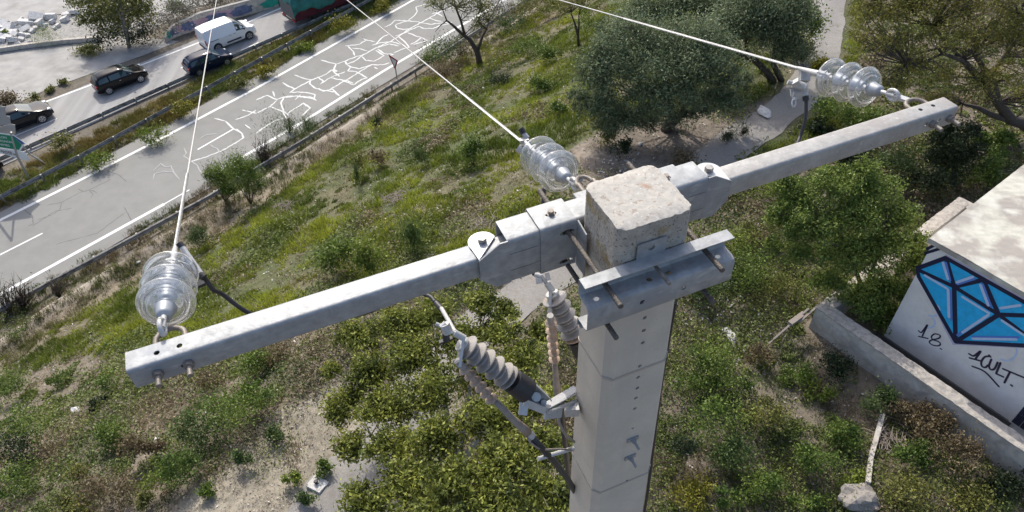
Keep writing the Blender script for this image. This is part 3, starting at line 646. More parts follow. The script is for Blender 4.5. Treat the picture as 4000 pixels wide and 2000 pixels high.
mb=MB(); mb.bar(zm(70,110,T),zm(140,100,T),.022,.02); mb.tube([zm(50,165,T+.02),zm(85,190,T+.02)],.02,12); mb.tube([ends[1]-cd*.02,zm(105,110,T)],.01,8); obj('line_tap',mb,'white_metal',j2,smooth=True)
def zr(x,y,t): return at(2950+x*.3494,150+y*.3494,t)
T=3.42
j3=jumper('jumper_cable',[zr(565,650,T),zr(570,720,T),zr(566,850,T),zr(540,980,T),zr(490,1130,T),at(3095,600,3.32),at(3055,645,3.25),at(2960,685,3.12),at(2860,715,3.0)],[(zr(565,560,T),zr(563,650,T),.012,'white_metal'),(zr(563,645,T),zr(567,695,T),.0145,'black'),(zr(520,290,T+.03),zr(525,340,T+.03),.012,'black')],'black jumper cable hanging from the right glass insulators to behind the crossarm')
mb=MB(); mb.bar(zr(555,350,T),zr(548,480,T),.045,.03,fw); mb.bar(zr(520,340,T+.02),zr(530,480,T+.02),.02,.03,fw); mb.tube([zr(365,485,T-.01),zr(440,515,T-.01)],.0115,12); mb.tube([zr(430,505,T-.01),zr(565,550,T-.01)],.021,16); mb.tube([zr(545,543,T-.012),zr(566,551,T-.012)],.024,16); mb.bar(zr(430,520,T-.01),zr(500,480,T-.03),.03,.03); mb.bar(zr(420,630,T),zr(520,640,T),.02,.03); mb.bar(zr(430,560,T+.01),zr(440,640,T+.01),.035,.012,fw); mb.bar(zr(525,600,T),zr(520,650,T),.02,.02,fw)
mb.tube([zr(447,655,T-.01),zr(444,690,T-.01)],.008,8); obj('line_tap',mb,'white_metal',j3,smooth=True)
mb=MB(); c0=zr(433,722,T-.01); mb.tube([c0+(rt*math.cos(t)*.45+up*math.sin(t))*.013*1.4 for t in [k*math.pi/8 for k in range(17)]],.0045,8,caps=False); obj('eye_ring',mb,'white_metal',j3,smooth='full')
# line lamp on dead-end of right string
# ================================================================ SURGE ARRESTERS AND CABLE TERMINATIONS
def arrester(name,p,q,r,label,n=5):
    d=(q-p); L=d.length; d.normalize(); root=thing(name,p,label,'arrester','grey finned surge arresters left of the pole')
    prof=[(0,.026)]; 
    for k in range(n):
        for big,off in((1,0),(.68,.55)):
            s=L*(k+off)/n+.012; rr=r*big
            prof+=[(s,.026),(s+.004,rr*.55),(s+.010,rr*.97),(s+.013,rr),(s+.0155,rr*.97),(s+.016,rr*.6),(s+.018,.027)]
    prof+=[(L,.026)]; mb=MB(); mb.lathe(prof,p,d,40); obj('finned_body',mb,'polymer',root,smooth=True)
    return root,d,L
# near one
p=at(1806,1345,2.62); q=at(1984,1474,2.72); r1,d1,L1=arrester('surge_arrester',p,q,.052,'nearer grey finned surge arrester, tilted across the leaves left of the pole')
mb=MB(); mb.lathe([(-.010,.015),(-.008,.030),(0,.032),(.003,.03)],p,d1,24); mb.tube([at(1702,1264,2.57),at(1800,1312,2.58)],.0075,12); mb.tube([at(1775,1300,2.575),at(1815,1322,2.585)],.013,14); mb.bar(at(1812,1320,2.585),at(1797,1430,2.59),.010,.026,fw); obj('top_terminal',mb,'white_metal',r1,smooth=True)
mb=MB(); mb.tube([at(1703,1265,2.56),at(1722,1298,2.56)],.0075,10); 
mb=MB(); mb.tube([at(1728,1283,2.565),at(1746,1266,2.565)],.016,12); mb.tube([at(1736,1266,2.56),at(1752,1300,2.575)],.018,12); mb.tube([at(1725,1205,2.88),at(1778,1298,2.6)],.0085,12); obj('terminal_nut',mb,'white_metal',r1)
mb=MB(); mb.bar(at(1716,1338,2.62),at(1768,1320,2.62),.014,.010); mb.tube([at(1740,1300,2.60),at(1744,1330,2.61)],.014,6); obj('wing_plate',mb,'black',r1)
e=q+d1*.015; mb=MB(); mb.lathe([(0,.03),(.003,.050),(.007,.051),(.010,.03)],q-d1*.004,d1,32); obj('end_disc',mb,'polymer',r1,smooth=True)
mb=MB(); mb.lathe([(0,.03),(.004,.048),(.085,.05),(.089,.03)],e+d1*.005,d1,32); obj('base_block',mb,'black',r1,smooth=True)
# holder channel and bracket to the pole
z6=lambda x,y,t:at(1700+x*.3883,1400+y*.3883,t)
hb=thing('arrester_bracket',z6(1080,480,2.85),'white galvanised bracket holding the near surge arrester off the pole','bracket')
mb=MB()
c0=z6(900,260,2.80); c1=z6(1090,440,2.88); dd=(c1-c0).normalized(); sd_=dd.cross(fw).normalized(); un=sd_.cross(dd)
mb.box((c0+c1)/2+un*0,(c1-c0).length/2,.030,.003,dd,sd_,un); mb.box((c0+c1)/2+sd_*.031-fw*.018,(c1-c0).length/2,.002,.022,dd,sd_,un); mb.box((c0+c1)/2-sd_*.031-fw*.018,(c1-c0).length/2,.002,.022,dd,sd_,un); obj('holder_channel',mb,'galv',hb)
for a_,b_,c_ in ((z6(1015,378,2.84)-fw*.012,z6(1015,378,2.84)-fw*.02,.019),(z6(1090,435,2.88),z6(1090,435,2.88)-fw*.02,.012),(z6(905,265,2.8)-fw*.01,z6(960,300,2.8)-fw*.01,.011)):
    mb=MB(); mb.tube([a_,b_],c_,14); obj('bracket_bolt',mb,'plate',hb)
mb=MB(); mb.bar(z6(1085,500,2.86),z6(1420,300,3.02),.035,.006); mb.bar(z6(1085,525,2.855),z6(1420,345,3.01),.006,.03,fw); mb.bar(z6(880,430,2.80),z6(1090,515,2.86),.03,.03,fw); mb.bar(z6(1100,560,2.87),z6(1270,540,2.95),.045,.01,fw); mb.tube([z6(1140,538,2.86),z6(1420,425,3.0)],.0085,12); mb.bar(z6(895,440,2.80),z6(880,570,2.80),.035,.012,fw); mb.box(z6(1375,515,2.99),.03,.02,.025); obj('bracket_arm',mb,'white_metal',hb,bevel=.002)
# far one
p=at(2158,1150,3.02); q=at(2242,1312,3.12); r2,d2,L2=arrester('surge_arrester',p,q,.055,'farther grey finned surge arrester, partly hidden by the pole clamp')
mb=MB(); mb.lathe([(-.010,.015),(-.008,.028),(0,.03),(.003,.028)],p,d2,24); mb.tube([at(2112,1075,2.98),at(2148,1125,3.0)],.0085,14); mb.tube([at(2136,1105,2.99),at(2158,1138,3.0)],.014,14); mb.bar(at(2150,1140,3.0),at(2146,1245,3.02),.012,.026,fw); mb.tube([at(2088,1073,2.98),at(2112,1078,2.98)],.010,10); mb.bar(at(2136,1066,2.98),at(2142,1095,2.98),.018,.010); mb.tube([at(2104,1085,2.98),at(2108,1108,2.98)],.014,8); obj('top_terminal',mb,'white_metal',r2,smooth=True)
mb=MB(); mb.lathe([(0,.03),(.003,.046),(.010,.047),(.013,.03)],q-d2*.003,d2,30); obj('end_disc',mb,'brown',r2,smooth=True)
mb=MB(); mb.lathe([(0,.03),(.003,.04),(.085,.042),(.089,.02)],q+d2*.02,d2,30); obj('base_block',mb,'black',r2,smooth=True)
def termination(name,sh,tb,cb,label,r=.025):
    root=thing(name,sh[0],label,'cable','brown finned cable terminations left of the pole')
    d=(sh[-1]-sh[0]); L=d.length; d.normalize(); n=6; prof=[(-.02,.011)]
    for k in range(n):
        s=L*k/(n-1); prof+=[(s-.017,.0105),(s-.008,r*.5),(s-.002,r*.97),(s+.001,r*1.0),(s+.002,r*.96),(s+.0025,r*.5),(s+.004,.0105)]
    prof+=[(L+.02,.0115)]; mb=MB(); mb.lathe(prof,sh[0],d,32); obj('shed_stack',mb,'brown',root,smooth=True)
    mb=MB(); k=len(tb); mb.tube(tb,[.0125,.0135,.0145,.0175,.019][:k],16); obj('tapered_tube',mb,'brown2',root,smooth='full')
    mb=MB(); mb.tube([tb[-1]+(cb[0]-tb[-1])*.0,tb[-1]+(cb[1]-tb[-1]).normalized()*.03],.0185,16); obj('marker_band',mb,'white_metal',root)
    mb=MB(); mb.tube(cb,.0145,14); obj('power_cable',mb,'black',root,smooth='full')
    mb=MB(); mb.tube([sh[0]-d*.055,sh[0]-d*.01],.014,14); obj('lug',mb,'polymer',root)
    return root
s6=lambda x,y,t:at(1700+x*.3883,1400+y*.3883,t)
termination('cable_termination',[s6(300,112,2.62),s6(562,405,2.72)],[s6(600,425,2.73),s6(700,525,2.76),s6(800,630,2.8),s6(870,690,2.82),s6(930,745,2.85)],[s6(930,745,2.85),s6(1060,890,2.9),s6(1200,1040,3.05),s6(1330,1210,3.35),s6(1460,1430,3.75),LB(.95,1.72,-4.2),LB(.95,1.80,-9),LB(.95,1.85,-18)],'nearer brown-finned cable termination running diagonally down to the pole',.026)
za=lambda x,y,t:at(1700+x*.3495,1050+y*.3495,t)
termination('cable_termination',[za(1293,605,2.98),za(1332,1010,3.2)],[za(1335,1060,3.22),za(1345,1150,3.27),za(1352,1230,3.3),s6(1225,290,3.33),s6(1235,370,3.36)],[s6(1235,370,3.36),s6(1275,560,3.42),s6(1290,720,3.5),s6(1315,900,3.6),s6(1335,1100,3.75),s6(1400,1500,4.2),LB(.72,1.7,-9),LB(.74,1.7,-18)],'farther brown-finned cable termination hanging straight down behind the bracket',.026)
mb=MB(); mb.tube([s6(1035,1010,2.95),s6(1390,905,3.05)],.0095,12); tag(obj('stand_off_rod',mb,'white_metal',None,smooth=True),'pale metal stand-off rod sticking out left of the pole below the bracket','rod')
mb=MB(); mb.tube([s6(925,790,2.84),s6(960,850,2.85),s6(1030,900,2.88),s6(1120,918,2.92),s6(1250,910,2.97),s6(1390,925,3.05)],.0045,8); tag(obj('earth_wire',mb,'brown2',None,smooth='full'),'thin grey earthing wire looping from the near termination to the stand-off rod','wire')
mb=MB(); mb.tube([s6(1240,560,2.95),s6(1245,640,2.97),s6(1280,720,3.0),s6(1320,780,3.03),s6(1400,840,3.08)],.006,8); tag(obj('earth_wire',mb,'brown2',None,smooth='full'),'grey earthing wire curving from the bracket down to the pole side','wire')
# ================================================================ KIOSK AND LOW WALL
K0=W(3448,1320,0); KA=Vector((math.cos(rad(-55)),math.sin(rad(-55)),0)); KB=Vector((math.cos(rad(35)),math.sin(rad(35)),0))
def KP(a,b,z): return K0+KA*a+KB*b+ZZ*z
def kaz(px,py,b=0):
    r=ray(px,py); t=((K0+KB*b-CAM).dot(KB))/r.dot(KB); q=CAM+r*t; return (q-K0).dot(KA),q.z
kiosk=thing('kiosk',KP(2.5,2.5,0),'white rendered utility kiosk with a flat stained roof and a painted blue diamond','building')
mb=MB(); mb.prism([KP(0,0,-.3),KP(5.2,0,-.3),KP(5.2,5.4,-.3),KP(0,5.4,-.3)],(0,0,4.42)); obj('wall',mb,'render',kiosk)
mb=MB(); N=40; RZ=4.15
vs=[];
for i in range(N+1):
    for j in range(N+1):
        a=-.1+5.45*i/N; b=-.1+5.65*j/N; vs.append(KP(a,b,RZ+.13+.012*math.sin(a*2)*math.cos(b*1.7)+random.uniform(-.006,.006)))
fs=[(i*(N+1)+j,(i+1)*(N+1)+j,(i+1)*(N+1)+j+1,i*(N+1)+j+1) for i in range(N) for j in range(N)]
mb.add(vs,fs); mb.prism([KP(-.1,-.1,RZ-.03),KP(5.35,-.1,RZ-.03),KP(5.35,5.55,RZ-.03),KP(-.1,5.55,RZ-.03)],(0,0,.145)); obj('roof',mb,'roof',kiosk)
mb=MB(); mb.prism([KP(0,-.06,-.3),KP(3.95,-.06,-.3),KP(3.95,-.002,-.3),KP(0,-.002,-.3)],(0,0,.42)); obj('plinth',mb,mat('plinth',(.10,.095,.09),.9),kiosk)
# glass block window in a rendered surround
zk=lambda x,y:(3100+x*.6211,1200+y*.6211); zj=lambda x,y:(3100+x*.5435,700+y*.5435)
mb=MB(); mb.prism([KP(3.86,-.004,.12),KP(4.62,-.004,.12),KP(4.62,-.004,1.5),KP(3.86,-.004,1.5)],-KB*.03); wn=obj('window',mb,'render',kiosk)
mb=MB()
for i in range(3):
    for j in range(6): mb.prism([KP(3.92+.22*i,-.036,.18+.21*j),KP(4.125+.22*i,-.036,.18+.21*j),KP(4.125+.22*i,-.036,.375+.21*j),KP(3.92+.22*i,-.036,.375+.21*j)],-KB*.012)
obj('glass_blocks',mb,'glassblock',wn)
def wallpoly(pts,off,m,nm='graffiti_paint',src=zj):
    mb=MB(); q=[kaz(*src(*p)) for p in pts]; mb.prism([KP(a,-off,z) for a,z in q],KB*.0025); return mb
def stroke(mb,pts,w,off,src=zj,smooth=True):
    q=[kaz(*src(*p)) for p in pts]
    if smooth and len(q)>2:
        o=[];pp=[(2*q[0][0]-q[1][0],2*q[0][1]-q[1][1])]+q+[(2*q[-1][0]-q[-2][0],2*q[-1][1]-q[-2][1])]
        for i in range(1,len(pp)-2):
            for k in range(6):
                t=k/6; o.append(tuple(.5*((2*pp[i][c])+(pp[i+1][c]-pp[i-1][c])*t+(2*pp[i-1][c]-5*pp[i][c]+4*pp[i+1][c]-pp[i+2][c])*t*t+(3*pp[i][c]-pp[i-1][c]-3*pp[i+1][c]+pp[i+2][c])*t**3) for c in(0,1)))
        q=o+[q[-1]]
    vs=[];k=len(q)
    for i in range(k):
        dx=q[min(i+1,k-1)][0]-q[max(i-1,0)][0]; dz=q[min(i+1,k-1)][1]-q[max(i-1,0)][1]; l=math.hypot(dx,dz) or 1; nx,nz=-dz/l*w/2,dx/l*w/2
        vs+=[KP(q[i][0]+nx,-off,q[i][1]+nz),KP(q[i][0]-nx,-off,q[i][1]-nz)]
    mb.add(vs,[(2*i,2*i+1,2*i+3,2*i+2) for i in range(k-1)])
    # round ends
    for e in (q[0],q[-1]):
        c=[KP(e[0]+w/2*math.cos(t),-off-.0003,e[1]+w/2*math.sin(t)) for t in [j*math.pi/5 for j in range(10)]]; mb.add(c,[tuple(range(10))])
    return mb
# lilac overspray, blue diamond, navy outlines, pale strokes
mb=MB(); mb.add([KP(a,-.002,z) for a,z in [kaz(*zj(*p)) for p in [(900,690),(1095,540),(1900,960),(1900,1225),(1145,1190),(1085,1080)]]],[tuple(range(6))]); obj('overspray',mb,'lilac',kiosk)
A_,Z_=kaz(*zj(1165,1170))
PEAK=(1095,565); TL=(890,640); LF=(900,700); AP=(1165,1168); J1=(1155,772); J2=(1475,972); TR=(1365,722)
aR,zR=kaz(*zj(1656,880)); 
dpoly=[kaz(*zj(*p)) for p in (LF,TL,PEAK)]+[(aR,zR),(3.75,3.9)]+[(4.05,3.1),kaz(*zj(1900,1205)),kaz(*zj(*AP))]
dpoly=[kaz(*zj(*p)) for p in (LF,TL,PEAK,(1656,882),(1850,985),(1990,1140),(1900,1205),AP)]
mb=MB(); mb.add([KP(a,-.004,z) for a,z in dpoly],[tuple(range(len(dpoly)))]); dm=obj('blue_diamond',mb,'blue',kiosk)
mb=MB(); W_=.125
ii=0
for ln in [(LF,TL,PEAK),(PEAK,(1656,882),(1850,985),(1990,1140)),(LF,AP),(AP,(1900,1208)),(AP,(1990,1140)) ,(PEAK,J1),(J1,AP),(LF[0:2] and (905,655),J1),(J1,J2),(J2,(1656,1110),(1900,1205)),(J1,TR),(TR,J2),(J2,AP),(J2,(1850,985))]:
    if ln==(AP,(1990,1140)): continue
    stroke(mb,list(ln),W_,.0065+.0002*ii,smooth=False); ii+=1
obj('navy_outline',mb,'navy',kiosk)
mb=MB(); ii=0
for ln in [[(1075,600),(1110,715)],[(1175,740),(1290,700)],[(945,690),(1105,785)],[(1112,795),(1118,990)],[(1215,845),(1405,962)],[(1400,975),(1215,1100)],[(1345,760),(1400,905)],[(1490,925),(1630,905)],[(1290,1145),(1600,1150)],[(1500,1015),(1656,1120)],[(1450,1010),(1300,1110)]][:10]:
    stroke(mb,ln,.075,.0105+.0001*ii,smooth=False); ii+=1
obj('pale_highlights',mb,'wpaint',kiosk)
mb=MB(); ii=0
for ln in [[(1095,600),(1125,725)],[(1125,800),(1135,1010)],[(1225,1085),(1180,1120)],[(1360,755),(1420,915)],[(1180,752),(1300,715)],[(1290,1132),(1620,1135)]]:
    stroke(mb,ln,.07,.0092+.0001*ii,smooth=False); ii+=1
obj('blue_shading_strokes',mb,'midblue',kiosk)
mb=MB(); ii=0
for cx,cy,r in [(975,1030,42),(1000,940,50),(1530,1235,75)]:
    mb=MB(); stroke(mb,[(cx+r*math.cos(t),cy+r*.9*math.sin(t)) for t in [k*math.pi/8-1 for k in range(9)]],.045,.005+.0001*ii); ii+=1; obj('lilac_ring',mb,'wpaint',kiosk)
mb=MB(); ii=0
zz=lambda x,y:(3000+x*.5435,1300+y*.5435)
INK=[[(1085,-15),(1100,-25),(1150,-75),(1112,5)],[(1080,-110+125-42+15),(1150,38)],[(1225,0),(1190,5),(1165,30),(1180,55),(1225,70),(1232,90),(1200,95),(1165,65),(1185,30),(1240,20),(1235,-2)],[(1240,113),(1248,117)],
[(1445,150),(1480,165),(1530,130),(1490,190)],[(1450,180),(1525,200)],[(1592,168),(1560,172),(1535,205),(1538,238),(1562,248),(1582,232)],[(1606,190),(1590,235),(1600,262),(1628,258),(1652,212)],[(1672,215),(1640,292)],[(1640,292),(1692,316)],[(1690,258),(1790,300)],[(1790,300),(1850,325)],[(1738,285),(1700,358)],[(1470,240),(1560,280),(1660,385)],[(1748,375),(1756,380)],[(1590,160),(1600,172)]]
# 18.
INK[0]=[(1083,-15),(1105,-5),(1148,-60),(1110,22)]; INK[1]=[(1083,25),(1150,40)]
INK[2]=[(1225,10),(1195,8),(1175,30),(1190,50),(1225,62),(1240,80),(1222,93),(1180,85),(1160,65),(1180,50),(1225,40),(1240,22),(1225,10)]
mb2=MB()
for ln in INK: stroke(mb if ln[0][0]<1300 else mb2,ln,.042 if ln[0][0]<1300 else .055,.007+.0001*ii,src=zz); ii+=1
obj('number_writing',mb,'ink',kiosk); obj('tag_writing',mb2,'ink',kiosk)
mb=MB()
for k,ln in enumerate([[(960,500),(1020,470)],[(950,530),(1080,490)]]): stroke(mb,ln,.08,.006+.0002*k,smooth=False)
obj('dark_strokes',mb,'navy',kiosk)
# low enclosure wall
lw=thing('low_wall',KP(-1.5,2,0),'low weathered concrete wall with a rough coping round the kiosk','wall')
def seg(a0,a1,b0,b1,z0,z1,m,nm,n=24):
    mb=MB(); mb.prism([KP(a0,b0,z0),KP(a1,b0,z0),KP(a1,b1,z0),KP(a0,b1,z0)],(0,0,z1-z0)); return obj(nm,mb,m,lw)
seg(-1.68,9,-1.42,-1.05,-.4,.94,'wallc','front_wall'); seg(-1.70,-1.31,-1.047,6.7,-.4,.94,'wallc','side_wall'); seg(-1.307,1.6,6.35,6.7,-.4,.94,'wallc','rear_wall')
def coping(a0,a1,b0,b1):
    mb=MB(); na=max(2,int((a1-a0)/.12)); nb=max(2,int((b1-b0)/.12)); vs=[]
    for i in range(na+1):
        for j in range(nb+1):
            e=(i in(0,na)) or (j in (0,nb)); vs.append(KP(a0+(a1-a0)*i/na+(random.uniform(-.012,.012) if e else 0),b0+(b1-b0)*j/nb+(random.uniform(-.012,.012) if e else 0),1.0+random.uniform(-.008,.008)-(random.uniform(0,.02) if e else 0)))
    fs=[(i*(nb+1)+j,(i+1)*(nb+1)+j,(i+1)*(nb+1)+j+1,i*(nb+1)+j+1) for i in range(na) for j in range(nb)]
    mb.add(vs,fs); bd=[i*(nb+1) for i in range(na+1)]+[na*(nb+1)+j for j in range(1,nb+1)]+[i*(nb+1)+nb for i in range(na-1,-1,-1)]+[j for j in range(nb-1,0,-1)]
    top=[vs[k] for k in bd]; low=[Vector((p.x,p.y,.938)) for p in top]; k=len(bd); mb.add(top+low,[(i,(i+1)%k,k+(i+1)%k,k+i) for i in range(k)]); return obj('coping',mb,'coping',lw)
coping(-1.70,9.02,-1.445,-1.03); coping(-1.72,-1.30,-1.028,6.72); coping(-1.298,1.6,6.33,6.72)
# leaning rusty rail fixed to the wall corner
mb=MB(); p0=W(3160,1205,.9); p1=gp(3000,1350)+ZZ*.1; mb.bar(p0,p1,.06,.05); mb.bar(W(3200,1190,.95),W(3120,1260,.65),.06,.05); mb.bar(W(3085,1265,.75),W(3140,1225,.7),.16,.1)
tag(obj('rail',mb,'brown2',None),'old rusty steel rail slanting down from the corner of the low wall','rail')
# ================================================================ ROADSIDE
def guardrail(pts,label,flip=1,h=.75):
    pts=ext(pts,25,30); root=thing('guardrail',pts[len(pts)//2],label,'guardrail')
    prof=[(0,h),(.035,h-.03),(.035,h-.09),(0,h-.15),(.035,h-.21),(.035,h-.27),(0,h-.31),(-.012,h-.30),(.02,h-.26),(.02,h-.21),(-.015,h-.15),(.02,h-.09),(.02,h-.04),(-.012,h+.005)]
    mb=MB(); k=len(prof); vs=[];n=len(pts)
    for i,p in enumerate(pts):
        t=(pts[min(i+1,n-1)]-pts[max(i-1,0)]); t.z=0; t.normalize(); nn=Vector((t.y,-t.x,0))*flip
        for a,z in prof: vs.append(p+nn*a*1.6+ZZ*z)
    fs=[(i*k+j,i*k+(j+1)%k,(i+1)*k+(j+1)%k,(i+1)*k+j) for i in range(n-1) for j in range(k)]
    mb.add(vs,fs); obj('beam',mb,'rail',root)
    # posts every 2 m where seen
    acc=0; posts=0
    for a,b in zip(pts[:-1],pts[1:]):
        L=(b-a).length; t=(b-a).normalized(); nn=Vector((t.y,-t.x,0))*flip
        s=(-acc)%2.5
        while s<L and posts<60:
            p=a+t*s
            if (p-CAM).length<95:
                q=MB(); q.box(p-nn*.07+ZZ*(h/2-.05),.05,.05,h/2+.05,nn,t,ZZ); obj('post',q,'rail',root); posts+=1
            s+=2.5
        acc=(acc+L)%2.5
    return root
GB=lambda L,h:[W(x,y,ZR+h)-ZZ*h for x,y in L]
guardrail(GB([(0,1199),(400,985),(810,764),(1200,533),(1614,272)],.62),'steel guardrail along the foot of the grassy embankment',1,.62)
guardrail(GB([(0,760),(320,597),(640,424),(1000,233),(1400,14)],.62),'steel guardrail running down the middle of the weedy verge',-1,.62)
guardrail(GB([(-200,705),(0,612),(200,525),(400,437)],.36),'short dark guardrail along the near edge of the far carriageway',-1,.36)
# graffiti wall beyond the far carriageway
gw=thing('graffiti_wall',P(900,105),'long low concrete wall with pink, blue and teal graffiti beyond the far carriageway','wall')
def wl(px,py): return P(px,py,-.02)
base=[wl(650,165),wl(690,145),wl(800,105),wl(985,55),wl(1110,20),wl(1300,-50),wl(1700,-200)]
hh=[.25,.9,1.15,1.15,1.1,1.1,1.1]
mb=MB(); vs=[]
for p,h in zip(base,hh):
    nn=Vector((-.66,.75,0)); vs+=[p,p+ZZ*h,p+nn*.25+ZZ*h,p+nn*.25]
n=len(base); mb.add(vs,[(4*i+j,4*i+(j+1)%4,4*i+4+(j+1)%4,4*i+4+j) for i in range(n-1) for j in range(4)]+[(0,1,2,3),(4*n-4,4*n-1,4*n-2,4*n-3)]); obj('wall',mb,'wallc',gw)
mb=MB(); vs=[]
for p,h in zip(base,hh):
    nn=Vector((-.66,.75,0)); vs+=[p-nn*.03+ZZ*(h+.003),p-nn*.03+ZZ*(h+.07),p+nn*.28+ZZ*(h+.07),p+nn*.28+ZZ*(h+.003)]
mb.add(vs,[(4*i+j,4*i+(j+1)%4,4*i+4+(j+1)%4,4*i+4+j) for i in range(n-1) for j in range(4)]); obj('coping',mb,'yard',gw)
def wpt(s,h):
    s=s*(n-1); i=min(int(s),n-2); f=s-i; p=base[i].lerp(base[i+1],f); return p-Vector((-.66,.75,0))*.012+ZZ*h
rg=random.Random(5)
for k,(s0,s1,m) in enumerate([(.08,.2,'slate'),(.16,.36,'pink'),(.2,.30,'slate'),(.3,.5,'pink'),(.34,.42,'slate'),(.42,.52,'slate'),(.55,.66,'teal'),(.04,.1,'teal')]):
    mb=MB(); c=(s0+s1)/2; w2=(s1-s0)/2; pts=[]
    for j in range(22):
        t=j/22*2*math.pi; r=rg.uniform(.65,1.1); pts.append(wpt(c+w2*r*math.cos(t),.55+.42*min(1,r)*math.sin(t)*(1 if math.sin(t)<0 or s0>.1 else .7))-Vector((-.66,.75,0))*.004*k)
    mb.add(pts,[tuple(range(22))]); obj('graffiti_patch',mb,m,gw)
# low kerb wall across the far yard, rubble heap
mb=MB(); kp=[P(-500,258),P(0,205),(P(100,190)),P(250,172),P(400,160)]
vs=[]
for p in kp: vs+=[p,p+ZZ*.35,p+ZZ*.35+Vector((-.1,.25,0)),p+Vector((-.1,.25,0))]
mb.add(vs,[(4*i+j,4*i+(j+1)%4,4*i+4+(j+1)%4,4*i+4+j) for i in range(len(kp)-1) for j in range(4)]+[(0,1,2,3),(16,19,18,17)]); tag(obj('kerb_wall',mb,'wallc',None),'low dark concrete kerb wall running in front of the white rubble heap','wall')
RB=[(12,95,30,1),(35,112,34,1),(60,98,22,0),(80,82,20,1),(108,92,34,1),(150,78,38,2),(158,95,30,0),(200,70,28,2),(205,88,20,0),(262,58,22,1),(255,80,24,2),(292,52,26,1),(15,128,24,0),(45,132,30,1),(75,112,20,0),(100,118,26,1),(62,140,24,0),(88,138,18,0),(30,150,26,1),(10,160,24,0),(52,160,26,2),(85,156,18,0),(110,140,16,0),(125,122,18,1),(140,112,16,0),(228,102,16,0),(215,112,12,0),(8,145,20,0),(70,172,16,0),(120,165,14,0),(340,50,16,1),(5,110,24,1),(180,100,14,0),(170,112,12,0)]
rk=None
for k,(px,py,s,ty) in enumerate(RB):
    p=P(px,py,0); t=(p-CAM).length; r=s*t/F*.52; rg=random.Random(k*7+1)
    bm=bmesh.new(); bmesh.ops.create_cube(bm,size=1); bmesh.ops.bevel(bm,geom=bm.edges[:],offset=.06,segments=1)
    sx,sy,sz=(1.5,1.0,.5) if ty==1 else ((1.4,.9,.75) if ty==2 else (1.1,.85,.7))
    Rm=Matrix.Rotation(rg.uniform(-.5,.9),3,'Z')@Matrix.Rotation(rg.uniform(-.45,.45),3,'X')@Matrix.Rotation(rg.uniform(-.35,.35),3,'Y')
    vs=[Rm@Vector((v.co.x*sx*r*1.5*(1+rg.uniform(-.1,.1)),v.co.y*sy*r*1.5,v.co.z*sz*r*1.5)) for v in bm.verts]
    mb=MB(); mb.add([v+p+ZZ*(r*sz*.5) for v in vs],[tuple(v.index for v in f.verts) for f in bm.faces]); bm.free()
    tag(obj('rubble_block',mb,'rock',None,loc=p),'broken white concrete block lying in the rubble heap beyond the highway','rubble','white blocks in the rubble heap')
# thin bent post at the far left
mb=MB(); q=P(8,385); mb.tube([q,q+ZZ*1.5+Vector((.05,0,0)),q+ZZ*3.3-Vector((.15,0,0))],.045,8); tag(obj('thin_post',mb,'galv_old',None),'thin bent metal post at the far left edge beside the paved slab','post')
# manhole slab with a vent
mp=gp(1240,1895); a_=rad(38); X_=Vector((math.cos(a_),math.sin(a_),0)); Y_=Vector((-math.sin(a_),math.cos(a_),0))
mh=thing('manhole_slab',mp,'square white concrete slab with a small black vent, bottom left of the leafy tree','manhole')
mb=MB(); 
MZ=mp.z+.12; cs_=[W(1193,1897,MZ),W(1234,1850,MZ),W(1285,1882,MZ),W(1247,1925,MZ)]
mb.prism([c-ZZ*.30 for c in cs_],ZZ*.30); obj('slab',mb,'rock',mh,bevel=.012)
mb=MB(); c=W(1236,1887,MZ); mb.tube([c-ZZ*.01,c+ZZ*.09],.045,14); mb.tube([c+ZZ*.09,c+ZZ*.12],[.06,.045],14); obj('vent',mb,'black',mh,smooth=True)
# rock and fallen concrete post at lower right
rp=gp(3360,1960); rg=random.Random(3)
bm=bmesh.new(); bmesh.ops.create_icosphere(bm,subdivisions=3,radius=1)
from mathutils import noise as NZ
mb=MB(); mb.add([rp+Vector((v.co.x*.52,v.co.y*.34,v.co.z*.24))*(1+.55*NZ.noise(v.co*1.3)+.22*NZ.noise(v.co*3.5))+ZZ*.15 for v in bm.verts],[tuple(v.index for v in f.verts) for f in bm.faces]); bm.free()
tag(obj('boulder',mb,'stone',None),'grey boulder lying in the weeds at the foot of the fallen post','boulder')
mb=MB(); pa,pb,pc=gp(3378,1905)+ZZ*.25,gp(3395,1800)+ZZ*.12,gp(3440,1630)+ZZ*.18; mb.bar(pa,pb,.12,.10); mb.bar(pb+(pb-pa).normalized()*.01,pc,.12,.10)
tag(obj('fallen_post',mb,'wallc',None),'broken grey concrete post lying in the weeds behind the boulder','post')
# small debris
def debris(px,py,r,label,m='rock',cat='litter',sc=(1,.6,.4)):
    p=gp(px,py); bm=bmesh.new(); bmesh.ops.create_icosphere(bm,subdivisions=2,radius=1); mb=MB(); o=random.random()*9; a=random.random()*3; R_=Matrix.Rotation(a,3,'Z')
    mb.add([p+R_@(Vector((v.co.x*r*sc[0],v.co.y*r*sc[1],v.co.z*r*sc[2]))*(1+.5*NZ.noise(v.co*1.2+Vector((o,0,0)))))+ZZ*r*.3 for v in bm.verts],[tuple(v.index for v in f.verts) for f in bm.faces]); bm.free(); tag(obj('stone' if cat=='stone' else 'debris',mb,m,None),label,cat)
debris(302,1605,.22,'crumpled white plastic scrap lying in the scrub below the crossarm tip','rock','litter',(1.3,.6,.5))
debris(615,1725,.16,'small whitish scrap among the shrubs at lower left','rock','litter')
debris(2985,445,.33,'flat pale stone beside the gravel path under the right insulators','rock','stone',(1.3,.8,.3))
debris(2850,1313,.24,'flat white stone on the littered ground right of the pole','rock','stone',(1.5,.7,.25))
debris(2645,1495,.13,'small pinkish brick fragment close to the right side of the pole','rust','brick')
